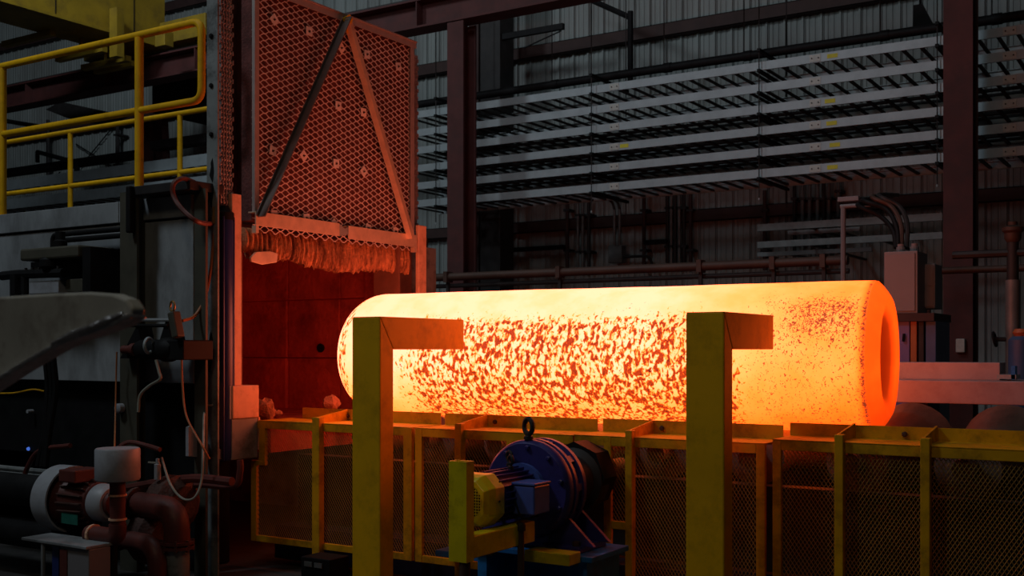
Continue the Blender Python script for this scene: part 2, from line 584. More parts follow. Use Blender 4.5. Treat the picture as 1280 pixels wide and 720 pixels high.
YC = 13.8
def column(px0, px1, Y, d, ztop, label, mat='redsteel', zb=0.0):
    x0, x1 = X_at(px0, Y), X_at(px1, Y)
    t = thing('building_column', label, 'column', ((x0 + x1) / 2, Y + d / 2, 0), 'columns of the hall')
    cx, w = (x0 + x1) / 2, x1 - x0
    MB().box(x0, x1, Y, Y + 0.03, 0.03, ztop).build('flange', mat, t)
    MB().box(x0, x1, Y + d - 0.03, Y + d, 0.03, ztop).build('flange', mat, t)
    MB().box(cx - 0.012, cx + 0.012, Y + 0.031, Y + d - 0.031, 0.03, ztop).build('web', mat, t)
    MB().box(x0 - 0.06, x1 + 0.06, Y - 0.05, Y + d + 0.05, 0, 0.03).build('base_plate', mat, t)
    return t


column(559, 579, YC, 0.36, 6.60, 'red-brown steel column just right of the raised furnace door')
column(1179, 1216, YC, 0.36, 12.5, 'wide dark red steel column at right in front of the cable trays')
column(586, 598, 16.6, 0.5, 12.5, 'dull red steel column behind the one beside the furnace door', 'girt')
# dark plated boxed column by the wall
t = thing('boxed_column', 'broad dark boxed column on the back wall behind the tray ends', 'column', (X_at(612, 16.3), 16.5, 0))
MB().box(X_at(600, 16.3), X_at(625, 16.3), 16.3, 16.75, 0.03, 12.0).build('casing', 'darksteel', t, bev=0.01)
MB().box(X_at(597, 16.3), X_at(628, 16.3), 16.25, 16.8, 0, 0.03).build('base_plate', 'darksteel', t)

# crane runway girder resting on the columns, running along the hall
zb, zt = 6.62, 7.07
t = thing('runway_girder', 'long dark red crane runway girder crossing behind the furnace door top', 'beam', (-16, YC + 0.18, zb))
MB().box(-30, -2.9, YC + 0.0, YC + 0.36, zb, zb + 0.03).build('lower_flange', 'redsteel', t)
MB().box(-30, -2.9, YC + 0.0, YC + 0.36, zt - 0.03, zt).build('upper_flange', 'redsteel', t)
MB().box(-30, -2.9, YC + 0.17, YC + 0.19, zb + 0.031, zt - 0.031).build('web', 'redsteel', t)
stiff = MB().box(-0.01, 0.01, YC + 0.01, YC + 0.168, zb + 0.032, zt - 0.032)
sm = stiff.mesh('stiffener', 'redsteel')
for xx in (-28, -25.5, -23, -20.5, -18, -15.5, -13, -10.5, -8, -5.5):
    inst('stiffener', sm, t, (xx, 0, 0))
MB().box(-30, -2.9, YC + 0.15, YC + 0.22, zt, zt + 0.08).build('crane_rail', 'darksteel', t)

# overhead crane bridge (yellow), parked over the furnace; its girder runs across the hall on top of the runway
CZ = 7.16
pA = on_y(150, 58, 12.9)
gx1 = pA.x
t = thing('overhead_crane', 'yellow overhead crane bridge seen from below at upper left', 'crane', (gx1 - 0.6, 10.5, CZ))
MB().box(gx1 - 0.95, gx1, 5.0, YC + 0.1, CZ + 0.05, CZ + 1.05).build('bridge_girder', 'crane', t, bev=0.01)
MB().box(gx1 - 1.0, gx1 + 0.06, 5.0, YC + 0.1, CZ + 0.0, CZ + 0.05).build('bottom_flange', 'crane', t)
MB().box(gx1 - 1.0, gx1 + 0.06, 5.0, YC + 0.1, CZ + 1.05, CZ + 1.1).build('top_flange', 'crane', t)
dm = MB().box(gx1, gx1 + 0.012, -0.006, 0.006, CZ + 0.052, CZ + 1.045).mesh('diaphragm_joint', 'black')
for yy in (7.2, 9.4, 11.6, 13.2):
    inst('joint_strip', dm, t, (0, yy, 0))
et = MB().box(gx1 - 2.2, gx1 + 1.2, YC - 0.02, YC + 0.38, CZ + 0.06, CZ + 0.46).build('end_truck', 'crane', t, bev=0.01)
for dx in (-1.9, 0.9):
    MB().lathe([(0, 0.10), (0.02, 0.14), (0.05, 0.14), (0.07, 0.11), (0.09, 0.11), (0.11, 0.14), (0.14, 0.14), (0.16, 0.10)], (gx1 + dx, YC + 0.1, CZ + 0.128), (0, 1, 0), 20).build('wheel', 'darksteel', et, True)
# cross bars under the bridge
for i, (px0, py0, px1, py1, Y) in enumerate(((5, 57, 66, 40, 12.0), (72, 75, 131, 61, 12.6), (104, 86, 161, 72, 13.1), (120, 90, 168, 79, 13.4))):
    a, b = on_y(px0, py0, Y), on_y(px1, py1, Y)
    zz = (a.z + b.z) / 2
    MB().bar((a.x, Y, zz), (b.x, Y, zz), 0.12, 0.10).build('cross_bar', 'crane', t, bev=0.005)
    MB().box((a.x + b.x) / 2 - 0.02, (a.x + b.x) / 2 + 0.02, Y - 0.02, Y + 0.02, zz + 0.05, max(zz + 0.06, CZ)).build('hanger', 'crane', t)
MB().box(gx1 + 0.10, gx1 + 0.30, 12.6, 12.75, CZ - 0.45, CZ + 0.4).build('drop_bracket', 'crane', t)
MB().box(gx1 + 0.8, gx1 + 1.05, 13.0, 13.2, CZ - 0.28, CZ - 0.02).build('limit_switch', 'crane', t, bev=0.01)

# ------------------------------------------------------------------ cable trays
YT = 14.8; TW = 1.0; RAILH = 0.115
ref = 1040.0
tray_tops = [on_y(1040, y, YT).z for y in (64.4, 93.0, 120.5, 148.5, 176.0, 203.6)]
XL, XR = X_at(505, YT), 5.0
rail_me_pts = [(0, 0), (0.028, 0), (0.028, 0.010), (0.006, 0.010), (0.006, RAILH - 0.010), (0.028, RAILH - 0.010), (0.028, RAILH), (0, RAILH)]
rung_me = MB().box(-0.022, 0.022, YT + 0.03, YT + TW - 0.03, 0.012, 0.035).mesh('rung', 'darksteel')
spl_me = MB().box(-0.075, 0.075, -0.006, 0.0, 0.012, RAILH - 0.012).mesh('splice_plate', 'splice')
bolt_me = MB().lathe([(0, 0.010), (0.008, 0.010)], (0, 0, 0), (0, -1, 0), 6).mesh('splice_bolt', 'darksteel')
stk_me = MB().box(-0.07, 0.07, -0.003, 0.0, 0.03, RAILH - 0.03).mesh('sticker', 'sticker')
ORD = ('topmost', 'second from top', 'third from top', 'fourth from top', 'fifth from top', 'lowest')
for k, zt_ in enumerate(tray_tops):
    z0 = zt_ - RAILH
    t = thing('cable_tray', 'long galvanised ladder cable tray, %s of the six on the back wall' % ORD[k], 'cable tray', ((XL + XR) / 2, YT + TW / 2, z0), 'ladder cable trays')
    MB().prism([(XL, YT + y, z0 + z) for y, z in rail_me_pts], (XR - XL, 0, 0)).build('side_rail', 'galv', t)
    MB().prism([(XL, YT + TW - y, z0 + z) for y, z in reversed(rail_me_pts)], (XR - XL, 0, 0)).build('side_rail', 'galv', t)
    x = XL + 0.1
    while x < XR:
        inst('rung', rung_me, t, (x, 0, z0))
        x += 0.229
    for px in (768, 1019, 1262):
        sp = inst('splice_plate', spl_me, t, (X_at(px, YT), YT - 0.001, z0))
        for dx in (-0.045, 0.045):
            o = bpy.data.objects.new('splice_bolt', bolt_me)
            COL.objects.link(o)
            o.parent = sp
            o.location = (dx, -0.006, RAILH / 2)
    sx = [775] if k == 3 else []
    if k != 1:
        sx.append((1034, 0, 1031, 1033, 1037, 1034)[k])
    for px in sx:
        inst('warning_sticker', stk_me, t, (X_at(px, YT) + 0.07, YT - 0.001, z0))
    # cables lying in the tray
    if k in (2, 3, 4):
        for j in range(3):
            y = YT + 0.15 + 0.30 * j + 0.02 * k
            pts = [(XL + 0.5 + i * 1.1, y + random.uniform(-0.03, 0.03), z0 + 0.035 + 0.022) for i in range(int((XR - XL - 1) / 1.1))]
            MB().tube(smooth_path(pts, 3), 0.02 + 0.004 * (j % 2), 6).build('cable_run', 'black', label='black power cable lying in the %s cable tray, %s strand' % (ORD[k], ('near', 'middle', 'far')[j]), cat='cable', group='cables in the trays')

# hangers: threaded rods with strut arms under each tray
for px, nm in ((742, 'left of centre'), (951, 'right of centre'), (1173, 'beside the wide red column'), (548, 'behind the furnace door edge')):
    x = X_at(px, YT)
    t = thing('tray_hanger', 'black strut hanger with thin rods carrying the cable trays, %s' % nm, 'hanger', (x, YT + 0.3, tray_tops[-1] - RAILH - 0.3), 'cable tray hangers')
    zs = [z - RAILH for z in tray_tops] + [tray_tops[0] + 0.17]
    for z in zs:
        MB().box(x - 0.022, x + 0.022, YT - 0.10, YT + TW + 0.16, z - 0.045, z - 0.004).build('strut_arm', 'black', t)
    for y in (YT - 0.07, YT + TW + 0.09):
        MB().tube([(x, y, zs[-2] - 0.30), (x, y, 12.4)], 0.008, 6).build('threaded_rod', 'darksteel', t)
    MB().lathe([(0, 0.014), (0.03, 0.014)], (x, YT - 0.07, zs[-2] - 0.32), (0, 0, 1), 6).build('rod_nut', 'galv', t)

# thick black pipe above the trays
a, b = on_y(505, 131, YT + 0.35), on_y(1171, 38, YT + 0.35)
zp = (a.z + b.z) / 2
t = thing('black_header_pipe', 'thick black header pipe running just above the topmost cable tray', 'pipe', ((a.x + b.x) / 2, YT + 0.35, zp))
MB().tube([(XL, YT + 0.35, zp), (XR, YT + 0.35, zp)], 0.065, 12).build('pipe_run', 'black', t, True)
for px in (690, 830, 930, 1100, 1240):
    xx = X_at(px, YT + 0.35)
    MB().lathe([(0, 0.075), (0.12, 0.075)], (xx, YT + 0.35, zp), (1, 0, 0), 12).build('coupling', 'black', t, True)
    MB().tube([(xx, YT + 0.35, zp + 0.07), (xx, YT + 0.35, 12)], 0.008, 6).build('drop_rod', 'darksteel', t)

# jib-like brackets on the wall
a = on_y(788, 22, 16.2); b = on_y(748, 0, 16.2)
t = thing('sprinkler_pipe', 'dark angled drop pipe against the wall sheets near top centre', 'pipe', (a.x, 16.2, a.z - 1.2))
MB().tube([(a.x - 1.1, 16.2, a.z + 0.62), (a.x, 16.2, a.z)], 0.045, 8).build('slanted_run', 'black', t, True)
MB().tube([(a.x, 16.2, a.z + 0.1), (a.x, 16.2, a.z - 1.1)], 0.05, 8).build('drop', 'black', t, True)
a = on_y(705, 33, 16.4); b = on_y(625, 32, 16.4)
t = thing('wall_bracket', 'dark horizontal bracket arm with a thin brace beside the boxed column', 'bracket', (b.x, 16.5, a.z - 0.4))
MB().box(b.x, a.x, 16.35, 16.43, a.z - 0.05, a.z + 0.05).build('arm', 'black', t)
MB().tube([(a.x - 0.05, 16.39, a.z - 0.07), on_y(655, 60, 16.39)], 0.014, 6).build('brace', 'black', t)
a = on_y(1150, 5, 16.0)
t = thing('crane_hook_strap', 'short dark strap hanging above the cable trays near the wide red column', 'strap', (a.x, 16.0, a.z - 0.5))
MB().prism([(a.x - 0.09, 16.0, a.z), (a.x + 0.03, 16.0, a.z), (a.x + 0.2, 16.0, a.z - 0.36), (a.x - 0.1, 16.0, a.z - 0.36)], (0, 0.06, 0)).build('hanging_strap', 'black', t)
MB().tube([(a.x, 16.03, a.z), (a.x, 16.03, 12)], 0.02, 6).build('rope', 'black', t)

# vertical conduits on the wall
def conduit(px, y0, y1, r, mat, label, Y=YW - 0.25, group='vertical conduits on the wall'):
    a, b = on_y(px, y0, Y), on_y(px, y1, Y)
    t = thing('vertical_conduit', label, 'conduit', (a.x, Y, b.z), group)
    MB().tube([(a.x, Y, b.z), (a.x, Y, a.z)], r, 8).build('pipe_run', mat, t, True)
    for f in (0.25, 0.75):
        z = b.z + (a.z - b.z) * f
        MB().box(a.x - r * 1.7, a.x + r * 1.7, Y - r * 1.15, (YW - 0.045) if Y > 17 else (Y + 0.14), z - 0.02, z + 0.02).build('clamp', 'darksteel', t)


CG = 'vertical conduits on the wall'
def place(i, n):
    return ('leftmost', 'second from left', 'third from left', 'fourth from left', 'fifth from left', 'sixth from left', 'rightmost')[i if i < n - 1 else 6]
grp = [(722.5, 'galv2', 0.026), (728.5, 'galv2', 0.028), (736, 'darksteel', 0.03)]
for i, (px, mt, r) in enumerate(grp):
    conduit(px, 246, 338, r, mt, 'vertical conduit under the trays left of the grey switch box, %s of three' % place(i, 3))
for i, px in enumerate((834.5, 839, 844, 849, 855)):
    conduit(px, 236, 332, 0.028, ('darksteel', 'galv2')[i % 2], 'vertical conduit in the bundle of five under the trays mid wall, %s' % place(i, 5))
for i, px in enumerate((993, 1003, 1012, 1022, 1029.5, 1036, 1048)):
    conduit(px, 222, 328 if i != 6 else 290, 0.03, ('darksteel', 'galv2', 'galv2', 'galv2')[i % 4], 'vertical conduit in the row of seven behind the low racks, %s' % ('leftmost', 'second from left', 'third from left', 'middle', 'fifth from left', 'sixth from left', 'rightmost')[i])
for i, px in enumerate((584.5, 588.5)):
    conduit(px, 262, 345, 0.016, 'galv2', 'thin pale conduit at the foot of the boxed column, %s of two' % ('left', 'right')[i], 16.45)
for px, nm in ((709, 'plain dark downpipe between the boxed column and three conduits'), (805, 'plain dark downpipe just right of the switch box'),
               (863, 'plain dark downpipe right of the five-conduit bundle'), (956, 'slim dark downpipe below the right-hand tray hanger')):
    conduit(px, 238, 338, 0.035, 'girt', nm, YW - 0.22)

# switch box with conduits
a = on_y(770, 318, YW - 0.3)
t = thing('switch_box', 'small grey switch box on the back wall with two conduits above', 'switch box', (a.x, YW - 0.3, a.z - 0.16))
MB().box(a.x - 0.13, a.x + 0.13, YW - 0.35, YW - 0.17, a.z - 0.15, a.z + 0.15).build('box', 'galv2', t, bev=0.01)
MB().box(a.x - 0.115, a.x + 0.115, YW - 0.358, YW - 0.35, a.z - 0.135, a.z + 0.135).build('cover', 'galv2', t)
for i, dx in enumerate((-0.05, 0.05)):
    tp = on_y(770, 262, YW - 0.26)
    MB().tube([(a.x + dx, YW - 0.26, a.z + 0.15), (a.x + dx, YW - 0.26, tp.z)], 0.026, 8).build('conduit', 'galv2', t, True)
    MB().tube(smooth_path([(a.x + dx, YW - 0.26, tp.z), (a.x + dx - 0.05, YW - 0.3, tp.z + 0.15), (a.x + dx - 0.22, YW - 0.5, tp.z + 0.25)], 4), 0.024, 8).build('elbow', 'darksteel', t, True)
MB().tube(bend([(a.x + 0.13, YW - 0.26, a.z - 0.05), (a.x + 0.62, YW - 0.26, a.z - 0.05), (a.x + 0.70, YW - 0.26, a.z - 0.3)], 0.12), 0.024, 8).build('side_conduit', 'darksteel', t, True)
# wall shelf arms
a, b = on_y(626, 309, YW - 0.3), on_y(705, 309, YW - 0.3)
MB().box(a.x, b.x, YW - 0.35, YW - 0.2, b.z - 0.03, b.z + 0.04).build('wall_angle', 'black', label='short black horizontal angle on the wall right of the boxed column', cat='bracket', bev=0.005)
a, b = on_y(806, 302, YW - 0.3), on_y(834, 302, YW - 0.3)
MB().box(a.x, b.x, YW - 0.35, YW - 0.2, b.z - 0.03, b.z + 0.04).build('wall_angle', 'black', label='shorter black horizontal angle left of the five-conduit bundle', cat='bracket', bev=0.005)

# low racks of tray / pipe at right, in front of the conduits
YL = 15.6
for i, (py0, py1, r, pe) in enumerate(((284, 275, 0.05, 1178), (290, 287, 0.03, 1075), (306, 299, 0.045, 1178), (316, 311, 0.03, 1090))):
    a, b = on_y(947 if i != 1 else 985, py0, YL + 0.3 * (i % 2)), on_y(pe, py0, YL + 0.3 * (i % 2))
    z = on_y(1010, py0 - 3, YL).z
    y = YL + 0.3 * (i % 2)
    tt = thing('low_tray', 'low horizontal grey tray rail crossing the conduits at right, %s of four' % ('topmost', 'second', 'third', 'lowest')[i], 'cable tray', ((a.x + b.x) / 2, y, z - r), 'low tray rails at right')
    MB().box(a.x, b.x, y - 0.02, y, z - r, z + r).build('side_rail', 'galv2', tt)
    MB().box(a.x, b.x, y, y + 0.04, z - r, z - r + 0.012).build('flange', 'galv2', tt)
    for f in (0.3, 0.7):
        xx = a.x + (b.x - a.x) * f
        MB().box(xx - 0.02, xx + 0.02, y + 0.041, YW + 0.0, z - r, z - r + 0.03).build('wall_arm', 'darksteel', tt)

# brown process pipe across the hall, in front of the wall
YPp = 12.6
z = on_y(780, 337, YPp).z
a, b = X_at(531, YPp), X_at(1060, YPp)
t = thing('process_pipe', 'long brown insulated pipe running low along the wall behind the hot forging', 'pipe', ((a + b) / 2, YPp, 0))
MB().tube([(a, YPp, z), (b, YPp, z)], 0.055, 12).build('pipe_run', 'brownpipe', t, True)
MB().tube([(a, YPp + 0.05, z - 0.12), (b, YPp + 0.05, z - 0.12)], 0.03, 8).build('lower_line', 'darksteel', t, True)
for px in (560, 700, 876, 967, 1030):
    xx = X_at(px, YPp)
    MB().box(xx - 0.02, xx + 0.02, YPp - 0.02, YPp + 0.02, 0, z - 0.05).build('support', 'darksteel', t)
    MB().box(xx - 0.03, xx + 0.03, YPp - 0.075, YPp + 0.075, z - 0.075, z + 0.075).build('clamp', 'brownpipe', t)
z2 = on_y(1220, 337, 11.6).z
t = thing('handrail_pipe', 'orange-brown pipe rail running right from behind the grey cabinets', 'pipe', (X_at(1220, 11.6), 11.6, 0))
MB().tube([(X_at(1150, 11.6), 11.6, z2), (X_at(1330, 11.6), 11.6, z2)], 0.035, 10).build('rail', 'brownpipe', t, True)
for px in (1160, 1300):
    MB().tube([(X_at(px, 11.6), 11.6, 0), (X_at(px, 11.6), 11.6, z2 - 0.03)], 0.03, 8).build('post', 'brownpipe', t, True)

# pale stand pipe with a T head
YS_ = 12.0
a = on_y(1054, 258, YS_)
t = thing('stand_pipe', 'pale thin stand pipe with a horizontal head near the grey cabinet', 'pipe', (a.x, YS_, 0))
MB().tube([(a.x, YS_, 0), (a.x, YS_, a.z)], 0.028, 8).build('post', 'cab', t, True)
MB().tube([(a.x - 0.03, YS_, a.z), (X_at(1088, YS_), YS_, a.z)], 0.024, 8).build('lower_arm', 'cab', t, True)
c = on_y(1050, 253, YS_)
MB().box(c.x - 0.02, X_at(1074, YS_), YS_ - 0.03, YS_ + 0.03, a.z + 0.05, a.z + 0.10).build('head_plate', 'cab', t, bev=0.005)

# ------------------------------------------------------------------ electrical cabinets at right
YK = 10.2
x0, x1 = X_at(1105, YK), X_at(1147, YK)
zt_, zb_ = on_y(1125, 314, YK).z, on_y(1125, 392, YK).z
t = thing('control_cabinet', 'pinkish grey upright control cabinet right above the forging end', 'cabinet', ((x0 + x1) / 2, YK + 0.2, zb_))
MB().box(x0, x1, YK, YK + 0.4, zb_, zt_).build('body', 'cab', t, bev=0.008)
MB().box(x0 + 0.02, x1 - 0.02, YK - 0.012, YK - 0.001, zb_ + 0.02, zt_ - 0.02).build('door', 'cab', t, bev=0.004)
for dx in (0.10, 0.22):
    MB().lathe([(0, 0.04), (0.05, 0.04), (0.055, 0.03), (0.08, 0.03)], (x0 + dx, YK + 0.2, zt_), (0, 0, 1), 12).build('cable_gland', 'cab', t)
x2, x3 = X_at(1150, YK + 0.3), X_at(1169, YK + 0.3)
t2 = thing('control_cabinet', 'narrow blue-grey cabinet just right of the pinkish grey one', 'cabinet', ((x2 + x3) / 2, YK + 0.5, zb_ + 0.05))
MB().box(x2, x3, YK + 0.3, YK + 0.6, zb_ + 0.05, zt_ - 0.1).build('body', 'cab2', t2, bev=0.008)
MB().box(x2 + 0.015, x3 - 0.015, YK + 0.288, YK + 0.299, zb_ + 0.07, (zb_ + zt_) / 2 - 0.04).build('door', 'cab2', t2)
MB().box(x2 + 0.015, x3 - 0.015, YK + 0.288, YK + 0.299, (zb_ + zt_) / 2 - 0.02, zt_ - 0.12).build('door', 'cab2', t2)
# flexible conduits arching out of the cabinet top
arcs = [((1123, 310), (1121, 285), (1108, 262), (1078, 250)), ((1127, 310), (1126, 280), (1114, 258), (1090, 246)), ((1133, 310), (1134, 280), (1124, 258), (1098, 244)), ((1120, 310), (1116, 288), (1100, 270), (1072, 256))]
for i, arc in enumerate(arcs):
    pts = [on_y(p[0], p[1], YK + 0.2 + 0.1 * j + 0.02 * i) for j, p in enumerate(arc)]
    pts.append(pts[-1] + Vector((-0.1, 1.2, 0.15)))
    MB().tube(smooth_path(pts, 6), 0.022, 8).build('flexible_conduit', ('black', 'brownpipe', 'darksteel', 'black')[i], None, True,
        label='flexible conduit arching out of the cabinet top, %s' % ('thin black inner one', 'brown one', 'dark grey outermost one', 'lowest black one')[i], cat='conduit', group='conduits out of the cabinet')
# coloured lower cabinets
zl0 = 0.0; zl1 = zb_ - 0.07
t = thing('machine_cabinet', 'violet, orange and blue machine housing under the grey cabinets', 'cabinet', ((x0 + x3) / 2, YK + 0.3, 0))
MB().box(x0, x3 + 0.06, YK - 0.05, YK + 0.7, zl1, zl1 + 0.07).build('top_shelf', 'girt', t)
for nm, pa, pb, mt in (('violet_panel', 1090, 1137, 'cabpurple'), ('orange_panel', 1138, 1146, 'caborange'), ('post', 1148, 1155, 'darksteel'), ('blue_panel', 1157, 1170, 'cabblue')):
    MB().box(X_at(pa, YK), X_at(pb, YK), YK, YK + 0.6, 0.0, zl1 - 0.001).build(nm, mt, t, bev=0.006)
MB().tube([on_y(1130, 417, YK - 0.02), on_y(1129, 427, YK - 0.02)], 0.012, 6).build('handle', 'black', t)

# outlet on the right column, right-hand pipework
a = on_y(1201, 432, YC - 0.02)
MB().box(a.x - 0.05, a.x + 0.05, YC - 0.06, YC - 0.001, a.z - 0.08, a.z + 0.08).build('outlet_box', 'splice', label='tiny pale outlet box on the wide red column', cat='outlet box', bev=0.008)
Yr = 10.6
a = on_y(1266, 300, Yr)
t = thing('standing_valve_pipe', 'dark upright pipe with a valve head at the right edge', 'valve', (a.x, Yr, 0))
MB().tube([(a.x, Yr, 0), (a.x, Yr, a.z + 0.1)], 0.05, 10).build('riser', 'darksteel', t, True)
MB().lathe([(0, 0.05), (0.03, 0.07), (0.08, 0.07), (0.10, 0.09), (0.13, 0.09), (0.15, 0.04), (0.18, 0.04)], (a.x, Yr, a.z - 0.02), (0, 0, 1), 14).build('valve_head', 'brownpipe', t, True)
MB().tube([(a.x - 0.5, Yr, on_y(1266, 316, Yr).z), (a.x + 0.6, Yr, on_y(1266, 316, Yr).z)], 0.035, 8).build('cross_pipe', 'darksteel', t, True)
MB().tube([(a.x, Yr, 1.3), (a.x, Yr, on_y(1266, 350, Yr).z)], 0.062, 10).build('sleeve', 'galv2', t, True)
MB().torus((a.x - 0.14, Yr - 0.05, on_y(1266, 424, Yr).z), (1, 0, 0.2), 0.06, 0.012).build('handwheel', 'black', t, True)
MB().tube([(a.x - 0.14, Yr - 0.05, on_y(1266, 424, Yr).z), (a.x, Yr, on_y(1266, 424, Yr).z)], 0.02, 6).build('stem', 'darksteel', t)
b = on_y(1277, 425, 9.8)
t = thing('blue_actuator', 'dark blue actuator body at the right edge behind the beams', 'actuator', (b.x, 9.8, 0))
MB().lathe([(0, 0.07), (1.0, 0.07), (1.02, 0.10), (b.z, 0.10), (b.z + 0.03, 0.07)], (b.x, 9.8, 0), (0, 0, 1), 14).build('body', 'cabblue', t, True)
MB().lathe([(0, 0.05), (0.03, 0.07), (0.06, 0.05)], (b.x, 9.8, b.z + 0.03), (0, 0, 1), 14).build('cap', 'caborange', t, True)

# wall pipes and frames seen through the platform railings at upper left
t = thing('wall_pipe', 'thick dark pipe on the far wall seen between the yellow rails', 'pipe', (X_at(90, 15.5), 15.5, 2))
za = on_y(90, 205, 15.5)
MB().tube([(X_at(0, 15.5), 15.5, za.z), (X_at(170, 15.5), 15.5, za.z)], 0.11, 10).build('pipe_run', 'black', t, True)
MB().tube([on_y(47, 203, 15.4), on_y(47, 190, 15.4), on_y(84, 200, 14.9)], 0.05, 8).build('branch', 'black', t, True)
MB().tube([on_y(96, 201, 15.4), on_y(96, 224, 15.4)], 0.06, 8).build('drop', 'black', t, True)
MB().box(X_at(70, 15.3), X_at(118, 15.3), 15.25, 15.35, on_y(90, 221, 15.3).z - 0.05, on_y(90, 221, 15.3).z + 0.03).build('shelf', 'black', t)
t = thing('duct_unit', 'dark hanging duct with sloping underside below the runway girder', 'duct', on_y(90, 140, 15))
MB().prism([on_y(57, 137, 15.0), on_y(75, 127, 15.0), on_y(122, 137, 15.0), on_y(110, 143, 15.0), on_y(85, 148, 15.0)], (0, 0.8, 0)).build('duct_body', 'darksteel', t)
MB().tube([on_y(0, 150, 15), on_y(48, 158, 15)], 0.05, 8).build('spiral_pipe', 'black', t, True)
t = thing('scaffold_brace', 'thin crossed brace rods on the pale far wall', 'brace', on_y(110, 215, YW - 0.03))
for p0, p1 in (((95, 180), (135, 205)), ((140, 160), (95, 215)), ((126, 200), (160, 220)), ((60, 232), (75, 215))):
    MB().tube([on_y(*p0, YW - 0.09), on_y(*p1, YW - 0.09)], 0.016, 5).build('rod', 'black', t)
for i, (px, mt) in enumerate(((60, 'darksteel'), (147, 'darksteel'))):
    conduit(px, 150, 225, 0.05, mt, 'dark vertical pipe on the pale far wall behind the rails, %s of two' % ('left', 'right')[i], YW - 0.3, 'pipes on the far wall')
# tray bundle seen just above the furnace roof
za = on_y(120, 228, 14.9)
for i, (dy, dz, nm) in enumerate(((0.0, 0.0, 'upper'), (0.0, -0.42, 'lower'))):
    x0, x1 = X_at(-40, YT), X_at(262, YT)
    z0 = on_y(150, 220, YT).z + dz
    t = thing('far_cable_tray', 'pale %s cable tray on the far wall just above the furnace roof' % nm, 'cable tray', ((x0 + x1) / 2, YT + 0.3, z0), 'far cable trays')
    MB().box(x0, x1, YT, YT + 0.01, z0, z0 + 0.22).build('side_rail', 'galv', t)
    MB().box(x0, x1, YT + 0.6, YT + 0.61, z0, z0 + 0.22).build('side_rail', 'galv', t)
    x = x0 + 0.2
    me = MB().box(-0.025, 0.025, YT + 0.011, YT + 0.599, 0.01, 0.05).mesh('rung', 'darksteel')
    while x < x1:
        inst('rung', me, t, (x, 0, z0))
        x += 0.35
t = thing('wall_brace_column', 'dark red column seen between the yellow railing posts', 'column', (X_at(181, 15.9), 15.9, 0), 'columns of the hall')
MB().box(X_at(176, 15.9), X_at(187, 15.9), 15.9, 16.0, 0, 6.6).build('flange', 'redsteel', t)
MB().box(X_at(180.5, 15.9), X_at(182.5, 15.9), 16.0, 16.4, 0, 6.6).build('web', 'redsteel', t)
t = thing('wall_brace_column', 'slanting dark red brace left of the furnace corner column', 'brace', on_y(208, 230, 15.6))
MB().bar(on_y(211, 250, 15.6), on_y(203, 100, 15.6), 0.10, 0.10).build('brace_bar', 'redsteel', t)
a, b = on_y(187, 182, 15.4), on_y(256, 172, 15.4)
MB().box(a.x, b.x, 15.4, 15.7, a.z - 0.09, a.z + 0.09).build('dark_beam', 'darksteel', label='dark horizontal beam behind the far railing near the furnace corner', cat='beam', bev=0.01)
MB().box(X_at(190, 15.0), X_at(262, 15.0), 15.0, YW + 0.03, on_y(220, 105, 15).z - 0.5, on_y(220, 130, 15).z + 1.3).build('dark_hood', 'black', label='black hood in the gap under the runway girder by the furnace corner', cat='hood', bev=0.01)

# ================================================================== HOT FORGING
YI = 6.9; RI = 0.475; ZI = CAM_Z - 0.044; PHI = math.radians(4.7)   # the forging lies slightly askew on the table
YI0 = 6.73
XI0 = X_at(418, YI0 - 0.10) + 0.17; XI1 = -1.686
INGOT_LEN = (XI1 - XI0) / math.cos(PHI)
prof = []
# rounded furnace end
for k in range(0, 13):
    a = math.pi / 2 * k / 12
    prof.append((0.20 * (1 - math.sin(a)), RI - 0.25 * (1 - math.cos(a)) * 0.92))
prof = [(0.0, 0.02), (0.0, 0.12)] + list(reversed(prof))
prof = [(h, r) for h, r in prof]
prof = [(0.005, 0.02), (0.0, 0.12)] + [(0.30 * (1 - math.sin(math.pi / 2 * k / 12)), RI - 0.27 * (1 - math.cos(math.pi / 2 * k / 12)) ) for k in range(12, -1, -1)]
L_ = INGOT_LEN
n0 = 34
for k in range(1, n0):
    prof.append((0.30 + (L_ - 0.30 - 0.085) * k / n0, RI))
prof += [(L_ - 0.085, RI), (L_ - 0.080, RI - 0.005), (L_ - 0.072, RI - 0.003), (L_ - 0.05, RI - 0.025), (L_ - 0.025, RI - 0.058), (L_ - 0.008, RI - 0.085), (L_, RI - 0.100),
         (L_ - 0.004, RI - 0.112), (L_ - 0.012, RI - 0.118), (L_ - 0.018, 0.30), (L_ - 0.04, 0.245), (L_ - 0.09, 0.20), (L_ - 0.14, 0.14), (L_ - 0.17, 0.08), (L_ - 0.175, 0.01)]
mb = MB().lathe(prof, (0, 0, 0), (1, 0, 0), 96)
# gentle forged unevenness
rnd = random.Random(3)
mb.v = [(x, y * q, z * q) for (x, y, z) in mb.v for q in [1 + 0.003 * math.sin(3.1 * x + 2 * math.atan2(z, y)) + 0.002 * math.sin(9 * x)]]
INGOT_MAT = ingot_material()
me = mb.mesh('hot_forging', INGOT_MAT, (0, 0, 0), True)
ingot = bpy.data.objects.new('hot_forging', me)
COL.objects.link(ingot)
ingot.location = (XI0, YI0, ZI)
ingot.rotation_euler = (0, 0, PHI)
tag(ingot, 'glowing orange-yellow cylindrical steel forging with dark scale and dished end', 'forging')

